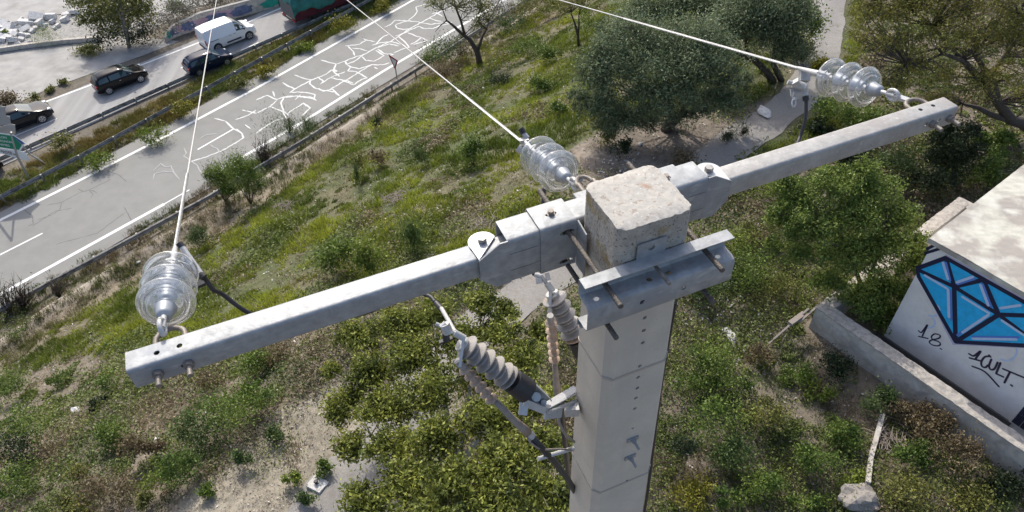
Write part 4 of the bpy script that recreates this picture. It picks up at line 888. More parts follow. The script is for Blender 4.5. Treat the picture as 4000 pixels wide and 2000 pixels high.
debris(2500,563,.13,'small white stone on the bare soil below the olive tree','rock','stone')
debris(1890,350,.16,'pale stone in the grass in front of the bent tree trunk','rock','stone')
debris(540,1027,.14,'white stone on the dry embankment edge left of the near line','rock','stone')
# ================================================================ SIGNS
def vplane(px,py,Yb): r=ray(px,py); return CAM+r*(Yb/r.y)
sb=P(112,698); YS=sb.y
sgn=thing('direction_sign',sb,'green and white arrow-shaped road sign board on a grey post, cut by the left edge','road sign')
s4=lambda x,y:(x*.3882,400+y*.3882)
def panel(pts,m,off,nm,th=.02,par=sgn): 
    mb=MB(); mb.prism([vplane(*p,YS-off) for p in pts],(0,th,0)); return obj(nm,mb,m,par)
panel([s4(-420,255),s4(5,308),s4(130,325),s4(255,412),s4(205,488),s4(0,455),s4(-420,410)],'signw',0,'green_board')
panel([s4(-420,275),s4(0,318),s4(125,338),s4(220,428),s4(190,478),s4(0,450),s4(-420,398)],'signg',.012,'green_face',.008)
panel([s4(130,332),s4(160,352),s4(246,412),s4(222,425),s4(125,338)],'signb',.014,'blue_edge',.004)
panel([s4(-380,420),s4(10,462),s4(230,495),s4(275,530),s4(300,590),s4(160,560),s4(45,520),s4(-380,470)],'signw',0,'white_board')
for pts in ([s4(-420,20),s4(0,35),s4(50,45),s4(60,135),s4(100,140),s4(107,215),s4(0,235),s4(-420,215)],[s4(-420,225),s4(0,245),s4(107,218),s4(150,225),s4(158,320),s4(120,330),s4(0,300),s4(-420,255)]):
    panel(pts,'signgrey',-.9,'rear_panel')
mb=MB(); 
mb.tube([sb-ZZ*.2,vplane(*s4(175,545),YS),vplane(*s4(110,300),YS+.05)],.07,12); obj('post',mb,'galv_old',sgn,smooth=True)
mb=MB(); mb.tube([P(180,640)+ZZ*0,vplane(*s4(300,520),P(180,640).y),vplane(*s4(230,440),P(180,640).y)],.05,8); obj('side_post',mb,'galv_old',sgn)
mb=MB(); mb.tube([P(-90,760),vplane(*s4(-150,300),P(-90,760).y),vplane(*s4(-150,20),YS+.9)],.07,10); obj('post',mb,'galv_old',sgn)
def text3(s,p0,p1,hpx,m,par,nm,off,depthY):
    cu=bpy.data.curves.new(nm,'FONT'); cu.body=s; cu.size=1; cu.extrude=.004; o=bpy.data.objects.new(nm+'_tmp',cu); C.objects.link(o); bpy.context.view_layer.update()
    me=bpy.data.meshes.new_from_object(o.evaluated_get(bpy.context.evaluated_depsgraph_get())); bpy.data.objects.remove(o)
    wd=max(v.co.x for v in me.vertices); A=vplane(*p0,depthY-off); B=vplane(*p1,depthY-off); X=(B-A)/wd; U=vplane(p0[0],p0[1]-hpx,depthY-off)-A
    U=ZZ*U.length/.72
    mb=MB(); mb.add([A+X*v.co.x+U*v.co.y+Vector((0,v.co.z,0)) for v in me.vertices],[tuple(f.vertices) for f in me.polygons]); return obj(nm,mb,m,par)
text3('SALON',s4(-45,352),s4(72,366),8,'signw',sgn,'lettering',.022,YS)
text3('AVIGNON',s4(-25,392),s4(128,412),8,'signw',sgn,'lettering',.022,YS)
text3('NIMES',s4(-8,430),s4(104,447),8,'signw',sgn,'lettering',.022,YS)
text3('CENTRE',s4(-12,492),s4(125,512),6,'ink',sgn,'lettering',.012,YS)
text3('COMM.',s4(35,514),s4(195,540),6,'ink',sgn,'lettering',.012,YS)
gb=P(1553,325); YG=gb.y
gs=thing('give_way_sign',gb,'red-rimmed triangular give-way sign on a post beside the white-patched slip road','road sign')
tp=[(1517,213),(1555,238),(1543,272)]; cx=sum(p[0] for p in tp)/3; cy=sum(p[1] for p in tp)/3
mb=MB(); O_=[vplane(*p,YG) for p in tp]; I_=[vplane(cx+(p[0]-cx)*.62,cy+(p[1]-cy)*.62,YG) for p in tp]
mb.prism(O_,(0,.03,0)); obj('rim',mb,'signr',gs); mb=MB(); mb.prism([q-Vector((0,.006,0)) for q in I_],(0,.01,0)); obj('white_face',mb,'signw',gs)
mb=MB(); mb.tube([gb-ZZ*.2,vplane(1545,270,YG+.05),vplane(1541,232,YG+.05)],.045,10); obj('post',mb,'galv_old',gs,smooth=True)
# ================================================================ VEHICLES
def car(name,pos,ang,sc,kind,paint,label,rims='rim'):
    X=Vector((math.cos(rad(ang)),math.sin(rad(ang)),0)); Y=Vector((-X.y,X.x,0)); root=thing(name,pos,label,'van' if kind=='van' else 'car')
    T=lambda x,y,z:pos+(X*x+Y*y+ZZ*z)*sc
    if kind=='hatch': st=[(-1.98,.45,.62,.66,.70,.5),(-1.93,.30,.80,.98,.80,.62),(-1.75,.22,.93,1.22,.84,.60),(-1.45,.2,.95,1.40,.86,.60),(-.9,.2,.95,1.46,.86,.62),(0,.2,.94,1.47,.87,.62),(.35,.2,.93,1.43,.87,.60),(.70,.2,.93,1.20,.87,.66),(1.02,.2,.93,.955,.86,.70),(1.45,.2,.86,.88,.84,.68),(1.80,.26,.74,.77,.78,.60),(1.98,.38,.58,.60,.62,.5)]; wb=(-1.22,1.27); wr=.31; gl=(1,8); roof=(3,6)
    elif kind=='sedan': st=[(-2.3,.45,.72,.76,.72,.55),(-2.2,.3,.90,.93,.82,.66),(-1.7,.22,.95,.98,.88,.70),(-1.25,.2,.95,1.18,.9,.62),(-.8,.2,.95,1.37,.9,.60),(-.3,.2,.94,1.42,.9,.62),(.3,.2,.94,1.40,.9,.61),(.75,.2,.94,1.20,.9,.66),(1.2,.2,.93,.955,.89,.72),(1.7,.2,.86,.88,.87,.70),(2.1,.26,.72,.75,.80,.60),(2.3,.38,.56,.58,.62,.5)]; wb=(-1.35,1.4); wr=.33; gl=(2,8); roof=(4,6)
    else: st=[(-2.2,.36,1.0,1.70,.86,.70),(-2.14,.26,1.02,1.80,.92,.76),(-1.5,.22,1.03,1.86,.93,.78),(-.4,.22,1.03,1.88,.93,.78),(.35,.22,1.03,1.86,.93,.76),(.75,.22,1.03,1.72,.93,.72),(1.15,.22,1.02,1.36,.92,.74),(1.45,.22,1.02,1.08,.91,.76),(1.85,.24,.94,.97,.88,.72),(2.1,.3,.80,.83,.80,.62),(2.2,.4,.62,.64,.66,.5)]; wb=(-1.35,1.42); wr=.34; gl=(4,7); roof=(1,4)
    def sec(s):
        x,zb,zt,zr,w,wt=s; g=zr-zt
        half=[(w*.90,zb),(w*.985,zb+.12),(w,zb+(zt-zb)*.55),(w*.975,zt-.02),(w*.955,zt),(wt+(w*.93-wt)*.25,zt+g*.80),(wt*.86,zr-.004*0),(wt*.45,zr+.018),(0,zr+.024)]
        pts=[(y,z) for y,z in half]+[(-y,z) for y,z in half[-2::-1]]
        return [(x,y,z) for y,z in pts]
    R_=[sec(s) for s in st]; k=len(R_[0]); mb=MB(); mb.add([T(*p) for r in R_ for p in r],[(i*k+j,i*k+(j+1)%k,(i+1)*k+(j+1)%k,(i+1)*k+j) for i in range(len(R_)-1) for j in range(k)]+[tuple(range(k)),tuple((len(R_)-1)*k+j for j in range(k))[::-1]])
    # wheel arches: subtract
    body=obj('body',mb,paint,root,smooth='full')
    cs=[]
    for x in wb:
        c=MB(); c.tube([T(x,-1.1,wr),T(x,-.62,wr)],(wr+.05)*sc,20); cs.append(c); c=MB(); c.tube([T(x,1.1,wr),T(x,.62,wr)],(wr+.05)*sc,20); cs.append(c)
    try: applybool(body,cs)
    except Exception as e: print(e)
    body.data.polygons.foreach_set('use_smooth',[True]*len(body.data.polygons))
    try: body.data.set_sharp_from_angle(angle=rad(35))
    except Exception: pass
    def surf(i,f,j,g_):
        i=min(int(i+f),len(R_)-2) if f>=1 else i
        a=Vector(R_[i][j]);b_=Vector(R_[i+1][j]);c=Vector(R_[i][j+1]);d=Vector(R_[i+1][j+1]); return (a.lerp(b_,f)).lerp(c.lerp(d,f),g_)
    # side windows between stations gl at cell 4->5
    def win(i0,i1,j,side,fr0,fr1,g0=.08,g1=.97,nm='side_window'):
        vs=[];fs=[];n=0
        for i in range(i0,i1):
            ff=[fr0 if i==i0 else 0,fr1 if i==i1-1 else 1]
            for f in ff:
                for g_ in (g0,g1):
                    p=surf(i,min(f,.999),j,g_); p=Vector((p.x,(p.y+.012)*side,p.z+.004)); vs.append(T(*p))
        m=len(vs)//2; mb=MB(); mb.add(vs,[(2*q,2*q+1,2*q+3,2*q+2) for q in range(m-1)]); obj(nm,mb,'cglass',root)
    mid={'hatch':5,'sedan':5,'van':6}[kind]
    for side in (1,-1):
        if kind=='van': win(4,7,4,side,.35,.5)
        elif kind=='hatch': win(2,4,4,side,.3,.95); win(4,8,4,side,.1,.35)
        else: win(3,5,4,side,.25,.9); win(5,8,4,side,.05,.4)
    def scr(i0,i1,f0,f1,nm):
        vs=[]
        rowsn=[]
        for (i,f) in [(i0,f0)]+[(q,0) for q in range(i0+1,i1+1)]+[(i1,f1)]:
            row=[]
            for (j,g_) in [(5,.1),(6,0),(7,0),(8,0)]:
                i_=min(i,len(R_)-2); a=Vector(R_[i_][j]).lerp(Vector(R_[i_+1][j]),f); b_=Vector(R_[i_][min(j+1,16)]).lerp(Vector(R_[i_+1][min(j+1,16)]),f); p=a.lerp(b_,g_); row.append(p)
            full=[Vector((p.x,p.y,p.z)) for p in row]+[Vector((p.x,-p.y,p.z)) for p in row[-2::-1]]; rowsn.append(full)
        for r in rowsn: vs+=[T(p.x,p.y,p.z+.012) for p in r]
        c=len(rowsn[0]); mb=MB(); mb.add(vs,[(a*c+b,a*c+b+1,(a+1)*c+b+1,(a+1)*c+b) for a in range(len(rowsn)-1) for b in range(c-1)]); obj(nm,mb,'cglass',root,smooth='full')
    if kind=='hatch': scr(6,7,.15,.8,'windscreen')
    elif kind=='sedan': scr(6,7,.15,.85,'windscreen'); scr(3,3,.1,.95,'rear_window') if False else scr(2,3,.35,.9,'rear_window')
    else: scr(4,6,.35,.75,'windscreen')
    if kind=='hatch':
        mb=MB(); mb.add([T(*p) for p in[(-1.965,.60,.80+.12),(-1.965,-.60,.92),(-1.60,-.50,1.36),(-1.60,.50,1.36)]],[(0,1,2,3)]); obj('rear_window',mb,'cglass',root)
    for x in wb:
        for side in(1,-1):
            y={'hatch':.80,'sedan':.83,'van':.85}[kind]*side; mb=MB(); mb.lathe([(-.10,wr*.6),(-.10,wr*.96),(-.07,wr),(.07,wr),(.10,wr*.94),(.10,wr*.68),(.07,wr*.66)],T(x,y,wr),Y*side,24); 
            mb.v=[tuple(T(x,y,wr)+(Vector(v)-T(x,y,wr))*sc) for v in mb.v]; wh=obj('wheel',mb,'tyre',root,smooth=True)
            mb=MB(); mb.lathe([(.075,.001),(.095,.04),(.085,wr*.55),(.098,wr*.68)],T(x,y,wr),Y*side,20)
            mb.v=[tuple(T(x,y,wr)+(Vector(v)-T(x,y,wr))*sc) for v in mb.v]; rm=obj('rim',mb,rims,wh,smooth=True)
            mb=MB(); Z2=ZZ
            for q in range(5):
                t=q*2*math.pi/5+.3; c=T(x+math.cos(t+.63)*wr*.40,y+.096*side,wr+math.sin(t+.63)*wr*.40); dx=(X*math.cos(t+.63)+ZZ*math.sin(t+.63)); dy=Y*side; dz=dx.cross(dy); mb.box(c,wr*.20*sc,wr*.085*sc,.004*sc,dx,dz,dy)
            obj('rim_openings',mb,'tyre',wh)
    xe=st[0][0]; xf=st[-1][0]
    for side in(1,-1):
        if kind=='van': mb=MB(); mb.box(T(xe+.02,.86*side,1.0),.03*sc,.07*sc,.20*sc,X,Y,ZZ); obj('tail_light',mb,'red',root)
        else: mb=MB(); mb.box(T(xe+.10,.64*side,.82),.11*sc,.13*sc,.09*sc,X,Y,ZZ); obj('tail_light',mb,'red',root,bevel=.02)
        mb=MB(); mb.box(T(xf-.22,.60*side,.70 if kind!='van' else .86),.14*sc,.13*sc,.07*sc,(X-Y*side*.35).normalized(),(Y+X*side*.35).normalized(),ZZ); obj('headlight',mb,'lamp',root,bevel=.02)
        xm={'hatch':.72,'sedan':.85,'van':1.12}[kind]; mb=MB(); mb.box(T(xm,(.98 if kind!='van' else 1.03)*side,1.02 if kind!='van' else 1.14),.06*sc,.10*sc,.07*sc,X,Y,ZZ); obj('mirror',mb,paint if kind!='van' else 'plast',root,bevel=.02)
    mb=MB(); mb.box(T(xe-.012,0,.62 if kind=='hatch' else .66),.008*sc,.26*sc,.055*sc,X,Y,ZZ); obj('number_plate',mb,'numplate',root)
    mb=MB(); mb.box(T(xe+.05,0,.38),.08*sc,.72*sc,.10*sc,X,Y,ZZ); mb2=MB(); mb2.box(T(xf-.10,0,.40),.11*sc,.62*sc,.11*sc,X,Y,ZZ); obj('rear_bumper',mb,'plast' if kind=='van' else paint,root,bevel=.03); obj('front_bumper',mb2,'plast' if kind=='van' else paint,root,bevel=.03)
    if kind=='van':
        for side in(1,-1):
            mb=MB(); mb.box(T(.1,.935*side,.47),.62*sc,.012*sc,.06*sc,X,Y,ZZ); obj('side_moulding',mb,'plast',root)
            mb=MB(); mb.box(T(-1.45,.925*side,1.0),.36*sc,.012*sc,.018*sc,X,Y,ZZ); obj('door_rail',mb,'plast',root)
            mb=MB(); mb.box(T(.28,.935*side,.98),.08*sc,.014*sc,.02*sc,X,Y,ZZ); obj('door_handle',mb,'signgrey',root)
            mb=MB(); mb.box(T(-.1,.935*side,.96),.08*sc,.014*sc,.02*sc,X,Y,ZZ); obj('door_handle',mb,'signgrey',root)
    else:
        for side in(1,-1):
            mb=MB(); mb.box(T(-.15,.872*side,.80),.07*sc,.012*sc,.018*sc,X,Y,ZZ); obj('door_handle',mb,'rim',root)
    if kind=='hatch':
        mb=MB(); mb.tube([T(-1.5,0,1.42),T(-1.62,0,1.56)],.012,6); obj('aerial',mb,'plast',root)
    return root
def place(near_mid_px,wbmid,ang,half,sc):
    """centre of the car from the ground point below the middle of its near side"""
    q=P(*near_mid_px,.004); Y=Vector((-math.sin(rad(ang)),math.cos(rad(ang)),0)); X=Vector((math.cos(rad(ang)),math.sin(rad(ang)),0)); return q+Y*half*sc-X*wbmid*sc
HA=39
car('hatchback',place((494,344),.02,HA,.8,.95),HA,.95,'hatch','vblack','black hatchback with silver wheels alone in the far lane of the highway')
car('hatchback',place((838,275),.02,HA,.8,.9),HA,.9,'hatch','vblue','dark blue small hatchback in the near lane, passing below the white van')
car('van',place((918,176),.03,HA+1,.85,.98),HA+1,.98,'van','vwhite','white panel van in the far lane of the highway, ahead of the small blue hatchback',rims='signgrey')
xx=Vector((math.cos(rad(HA)),math.sin(rad(HA)),0)); 
car('sedan',place((173,478),1.4,HA,.83,1.0),HA,1.0,'sedan','vgrey','dark saloon car half hidden behind the direction sign at the left')
car('sedan',place((-30,690),1.4,HA,.83,1.0),HA,1.0,'sedan','vblack','front of another dark car below the sign at the left edge')
# lorry with crumpled green tarpaulin
tp0=P(1165,110,.004); X=xx; Y=Vector((-X.y,X.x,0))
tr=thing('lorry',tp0+X*5+Y*1.2,'lorry trailer with dark red sides and a crumpled green tarpaulin, cut by the top edge','lorry')
q0=tp0; LT=lambda x,y,z:q0+X*x+Y*y+ZZ*z
mb=MB(); mb.box(LT(5.5,1.2,1.15),5.5,1.2,.62,X,Y,ZZ); obj('trailer_body',mb,'trred',tr,bevel=.04)
mb=MB(); mb.box(LT(-.03,1.2,1.3),.03,1.15,.62,X,Y,ZZ); obj('tailgate',mb,'trgrey',tr)
mb=MB(); mb.box(LT(-.04,1.2,.42),.05,1.15,.07,X,Y,ZZ); 
mb2=MB(); mb2.box(LT(-.06,.35,.52),.03,.3,.07,X,Y,ZZ); obj('rear_bar',mb,'trgrey',tr); obj('tail_light',mb2,'red',tr)
mb2=MB(); mb2.box(LT(-.06,2.05,.52),.03,.3,.07,X,Y,ZZ); obj('tail_light',mb2,'red',tr)
N=60;Mm=26; vs=[]
for i in range(N+1):
    for j in range(Mm+1):
        x=-.12+11.2*i/N; y=-.1+2.6*j/Mm; e=min(j,Mm-j)/Mm*2; zt=2.15+.55*math.sin(math.pi*j/Mm)**.5+.22*NZ.noise(Vector((x*.9,y*1.6,0)))+.10*NZ.noise(Vector((x*2.6,y*4,3)))
        if j in(0,Mm): zt=1.12+.22*math.sin(x*1.7)+.08*math.sin(x*5)
        if i==0: zt=min(zt,1.95+.12*math.sin(y*4))
        vs.append(LT(x,y,zt))
mb=MB(); mb.add(vs,[(i*(Mm+1)+j,(i+1)*(Mm+1)+j,(i+1)*(Mm+1)+j+1,i*(Mm+1)+j+1) for i in range(N) for j in range(Mm)]); obj('tarpaulin',mb,'tarp',tr,smooth='full')
for x in(2.0,3.2,9.5):
    for y in(.15,2.25):
        mb=MB(); mb.tube([LT(x,y-.14,.5),LT(x,y+.14,.5)],.5,20); obj('wheel',mb,'tyre',tr)
# ================================================================ VEGETATION
PC=[gp(*p) for p in PATHP]; PCX=np.array([[p.x,p.y] for p in PC])
def dpath(x,y):
    d=np.full(len(x),1e9)
    for a,b in zip(PCX[:-1],PCX[1:]):
        ab=b-a; t=np.clip(((x-a[0])*ab[0]+(y-a[1])*ab[1])/(ab@ab),0,1); d=np.minimum(d,np.hypot(x-a[0]-ab[0]*t,y-a[1]-ab[1]*t))
    return d
def inkiosk(x,y,m=0):
    dx=x-K0.x; dy=y-K0.y; a=dx*KA.x+dy*KA.y; b=dx*KB.x+dy*KB.y; return (a>-1.72-m)&(b>-1.46-m)&(b<6.8+m)
def scatter(n,tref=60,box=(-500,4500,-350,2500)):
    """random ground points, uniform in world area over the region the photo looks at"""
    out=[]
    while sum(len(o) for o in out)<n:
        m=n*6; px=RNG.uniform(box[0],box[1],m); py=RNG.uniform(box[2],box[3],m)
        u=(px-2000)/F; v=(py-1000)/F; u,v=u*cr-v*sr,u*sr+v*cr
        rx=u; ry=cD-v*sD; rz=-(sD+v*cD); z=np.zeros(m)-3
        for _ in range(25): t=(z-CAMZ)/rz; z=z*.4+.6*Hv(rx*t,ry*t)
        ok=(rz<-.15)&(t<110); w_=np.minimum(1,(t/tref)**2); ok&=RNG.random(m)<w_
        out.append(np.stack([rx*t,ry*t,px,py,t],1)[ok])
    return np.concatenate(out)[:n]
def nco(x,y): return x*RN.x+y*RN.y
def tufts(name,pts,K,rad_,h,wd,colf,lean=.5,label=None,m='grass'):
    N=len(pts); x=np.repeat(pts[:,0],K); y=np.repeat(pts[:,1],K); r=np.repeat(pts[:,3],K) if pts.shape[1]>3 else np.ones(N*K)
    a=RNG.uniform(0,2*np.pi,N*K); q=np.sqrt(RNG.random(N*K))*rad_*r; x=x+np.cos(a)*q; y=y+np.sin(a)*q
    z=Hv(x,y)-.01; c=np.stack([x,y,z],1); cols=np.repeat(colf(pts),K,0)*RNG.uniform(.75,1.25,(N*K,1))
    hh=h*r*(1-.5*(q/(rad_*r+1e-6)))
    v,cc=blades(c,hh,wd,cols,lean); o=npmesh(name,v,None,3,m,cc,loc=(0,0,0)); return o
def cmix(t,a,b): t=np.clip(t,0,1)[:,None]; return np.array(a)*(1-t)+np.array(b)*t
# --- meadow grass
s=scatter(60000); x,y,px,py=s[:,0],s[:,1],s[:,2],s[:,3]; n=nco(x,y)
mead=inpoly(px,py,MEADOW)&(n>-33.6)&(dpath(x,y)>1.25)&~inpoly(px,py,BARE)
dens=vn(x,y,1.9)*.6+vn(x+50,y,.8)*.4+.12*vn(x,y,6)
k=mead&(dens>.385); q=s[k]; d=dens[k]
pts=np.stack([q[:,0],q[:,1],d,np.clip((d-.30)*4,.55,1.35)],1)
col=lambda p:cmix(vn(p[:,0]+9,p[:,1],2.3)*1.6-.3,(.11,.15,.025),(.30,.33,.045))*(.7+.65*vn(p[:,0],p[:,1]+40,.6)[:,None])
tag(tufts('meadow_grass',pts,24,.27,.36,.046,col,.8),'clumps of bright green grass covering the embankment','grass',kind='stuff')
# dry grass between the clumps
k=(mead|((n>-35.5)&(n<-32)))&(dens<.58); q=s[k][:6000]; pts=np.stack([q[:,0],q[:,1],q[:,2],RNG.uniform(.5,1.1,len(q))],1)
col=lambda p:cmix(vn(p[:,0],p[:,1],1.5)*1.5-.2,(.13,.095,.05),(.30,.245,.16))
tag(tufts('dry_grass',pts,12,.3,.2,.03,col,1.1),'dry straw-coloured grass between the green clumps','dry grass',kind='stuff')
# embankment crest, tall pale grass
q=scatter(26000); x,y=q[:,0],q[:,1]; n=nco(x,y); k=(n>-35.9)&(n<-30.8)&(vn(x,y,2)>.12); q=q[k]
pts=np.stack([q[:,0],q[:,1],q[:,2],RNG.uniform(.5,1.2,len(q))],1)
col=lambda p:cmix(vn(p[:,0],p[:,1],2.2)*2-.5,(.27,.225,.14),(.12,.14,.04))
tag(tufts('crest_grass',pts,22,.3,.55,.035,col,.5),'tall pale grass along the crest above the guardrail','grass',kind='stuff')
q=scatter(60000); x,y=q[:,0],q[:,1]; n=nco(x,y); k=(n>-37.9)&(n<-35.0)&(vn(x,y,1.8)>.25); q=q[k]
pts=np.stack([q[:,0],q[:,1],q[:,2],RNG.uniform(.5,1.3,len(q))],1)
col=lambda p:cmix(vn(p[:,0],p[:,1],1.9)*2-.5,(.20,.16,.09),(.10,.13,.035))
tag(tufts('roadside_grass',pts,22,.28,.42,.035,col,.5),'rough grass growing round the posts of the near guardrail','grass',kind='stuff')
# verge between the carriageways
q=scatter(70000); x,y=q[:,0],q[:,1]; n=nco(x,y); sco=x*RD.x+y*RD.y
k=(((n<-46.3)&(n>-49.4)&(vn(x,y,1.6)>.08))|((n<-45.6)&(n>-46.3)&(vn(x,y,1.1)>.6)))&(n+.012*np.maximum(0,sco)<-45.6-.1); q=q[k]
pts=np.stack([q[:,0],q[:,1],q[:,2],RNG.uniform(.5,1.25,len(q))],1)
col=lambda p:cmix(vn(p[:,0],p[:,1],2.6)*2.2-.6,(.24,.19,.065),(.15,.19,.04))*(.75+.5*vn(p[:,0]+3,p[:,1],.9)[:,None])
tag(tufts('verge_grass',pts,34,.32,.5,.04,col,.5),'tall yellow-green weeds on the verge between the carriageways','weeds',kind='stuff')
# straw on the mown slope, litter and pebbles
q=scatter(60000,30); x,y,px,py=q[:,0],q[:,1],q[:,2],q[:,3]; k=inpoly(px,py,STRAW)&(dpath(x,y)>.95); q=q[k]
pts=np.stack([q[:,0],q[:,1],q[:,2],RNG.uniform(.4,1.1,len(q))],1)
col=lambda p:cmix(vn(p[:,0],p[:,1],.8)*1.6-.3,(.22,.185,.14),(.42,.37,.30))
tag(tufts('mown_straw',pts,9,.28,.16,.022,col,2.2),'mown pale straw lying on the slope at lower left','straw',kind='stuff')
q=scatter(50000,30); x,y=q[:,0],q[:,1]; n=nco(x,y); k=(n>-31)&(dpath(x,y)>.9)&~inkiosk(x,y,-.2); q=q[k]
a=RNG.uniform(0,6.28,len(q)); z=Hv(q[:,0],q[:,1])+.03; c=np.stack([q[:,0],q[:,1],z],1)
v,cc=leaves(c,.055*np.clip(q[:,4]/18,.6,1.6),cmix(RNG.random(len(q))**2,(.13,.10,.075),(.55,.52,.47)),.5,flat=.8,jit=.7); tag(npmesh('ground_litter',v,None,4,'litter',cc,loc=(0,0,0)),'small stones, twigs and dead leaves strewn over the ground','litter',kind='stuff')
q=scatter(60000,30); x,y,px,py=q[:,0],q[:,1],q[:,2],q[:,3]; k=inpoly(px,py,[(2640,1170),(2950,1150),(3020,1330),(2860,1440),(2700,1400)])|(inpoly(px,py,[(2250,860),(2350,620),(2500,600),(2420,800)])); q=q[k][:900]
c=np.stack([q[:,0],q[:,1],Hv(q[:,0],q[:,1])+.04],1); v,cc=leaves(c,.10,cmix(RNG.random(len(q)),(.30,.27,.23),(.70,.68,.64)),.6,flat=.7,jit=.8); tag(npmesh('pale_rubble',v,None,4,'litter',cc,loc=(0,0,0)),'whitish rubble chips and litter scattered on two bare patches','rubble',kind='stuff')
# --- low leafy weeds over the rest
q=scatter(13000,26); x,y,px,py=q[:,0],q[:,1],q[:,2],q[:,3]; n=nco(x,y)
stw=inpoly(px,py,STRAW); bare=inpoly(px,py,BARE)
dn=vn(x+7,y+3,2.4)*.65+vn(x,y,.9)*.35
k=(n>-31)&(dpath(x,y)>1.15)&~inkiosk(x,y,.15)&(dn>.29)&(~stw|(dn>.82))&(~bare|(dn>.74))&(~inpoly(px,py,MEADOW)|(dn>.60)); q=q[k]; dd_=dn[k]
N=len(q); K=64; r=np.clip((dd_-.25)*1.5,.2,.62)*RNG.uniform(.7,1.25,N)
X=np.repeat(q[:,0],K); Y_=np.repeat(q[:,1],K); rr=np.repeat(r,K); a=RNG.uniform(0,6.28,N*K); u=np.sqrt(RNG.random(N*K)); X=X+np.cos(a)*u*rr*1.25; Y_=Y_+np.sin(a)*u*rr*1.25
hgt=np.repeat(r*RNG.uniform(.35,1.0,N),K)*(1-u**2)*RNG.uniform(.3,1,N*K)
c=np.stack([X,Y_,Hv(X,Y_)+.02+hgt],1)
hue=vn(q[:,0]+20,q[:,1]-9,1.5)*.6+RNG.random(N)*.4
c0=cmix((hue-.25)*2,(.085,.125,.03),(.18,.21,.05)); dry=(vn(q[:,0]-30,q[:,1]+60,2.1)>.62)&(RNG.random(N)<.7); c0=np.where(dry[:,None],cmix(RNG.random(N),(.17,.13,.075),(.27,.22,.14)),c0)
kk=(~inkiosk(X,Y_,.02))
v,cc=leaves(c[kk],(np.repeat(np.clip(q[:,4]/20,.7,1.7)*.075,K))[kk],np.repeat(c0,K,0)[kk]*RNG.uniform(.7,1.35,(kk.sum(),1)),.55,flat=.25)
tag(npmesh('leafy_weeds',v,None,4,'leaf',cc,loc=(0,0,0)),'tangled low leafy weeds and brambles over the waste ground','weeds',kind='stuff')
# grass blades mixed in the weeds, right of the pole
q=scatter(26000,26); x,y,px,py=q[:,0],q[:,1],q[:,2],q[:,3]; n=nco(x,y); dn=vn(x-17,y+23,1.3)
k=(n>-31)&(dpath(x,y)>1.05)&~inkiosk(x,y,.15)&~inpoly(px,py,MEADOW)&(dn>.35)&(~inpoly(px,py,STRAW)|(dn>.9)); q=q[k]
pts=np.stack([q[:,0],q[:,1],q[:,2],RNG.uniform(.5,1.3,len(q))],1)
col=lambda p:np.where((vn(p[:,0]+70,p[:,1],1.7)>.55)[:,None],cmix(RNG.random(len(p)),(.20,.145,.075),(.30,.25,.16)),cmix(RNG.random(len(p)),(.07,.11,.03),(.12,.16,.045)))
tag(tufts('wild_grass',pts,18,.24,.30,.022,col,.9),'wild grass and dead stalks among the weeds round the pole and kiosk','grass',kind='stuff')
# --- shrubs and trees
def base_t(px,py): p=gp(px,py); return p
PAL=dict(olive=((.075,.10,.045),(.25,.30,.165)),green=((.065,.115,.022),(.17,.23,.04)),dark=((.018,.032,.014),(.045,.065,.025)),yellow=((.12,.13,.02),(.30,.27,.03)),broom=((.045,.08,.022),(.11,.16,.045)),brown=((.10,.075,.04),(.21,.16,.085)),mixed=((.09,.105,.028),(.22,.22,.05)),mul=((.04,.065,.016),(.31,.33,.06)),feather=((.12,.12,.03),(.30,.28,.06)),bright=((.08,.13,.03),(.24,.30,.06)),grey=((.11,.105,.085),(.22,.20,.16)),lime=((.10,.15,.02),(.22,.27,.04)))  # mul: its low tone paints the dark, shaded gaps into the leaf colour
def crown_pts(blobs,n,rg,nsub=14,spread=.30,solid=.5):
    vols=np.array([b[1][0]*b[1][1]*b[1][2] for b in blobs])**.67; cnt=(n*vols/vols.sum()).astype(int); P_=[];Q=[];T_=[]
    for (c,r),m in zip(blobs,cnt):
        ns=max(4,int(nsub*(r[0]*r[1]*r[2])**.33/.9)) if nsub else 1
        d=rg.normal(size=(ns,3)); d/=np.linalg.norm(d,axis=1)[:,None]; d[:,2]=np.where(d[:,2]<-.3,-d[:,2]*.5,d[:,2]); q=rg.uniform(solid,1,(ns,1)); sc_=np.array(c)+d*q*np.array(r)
        w_=rg.random(ns); h=rg.integers(0,ns,m); cc=sc_[h]+rg.normal(size=(m,3))*np.array(r)*spread*(.6+.8*w_[h])[:,None]
        P_.append(cc); Q.append(w_[h]); T_+= [tuple(v) for v in sc_]
    return np.concatenate(P_),np.concatenate(Q),T_
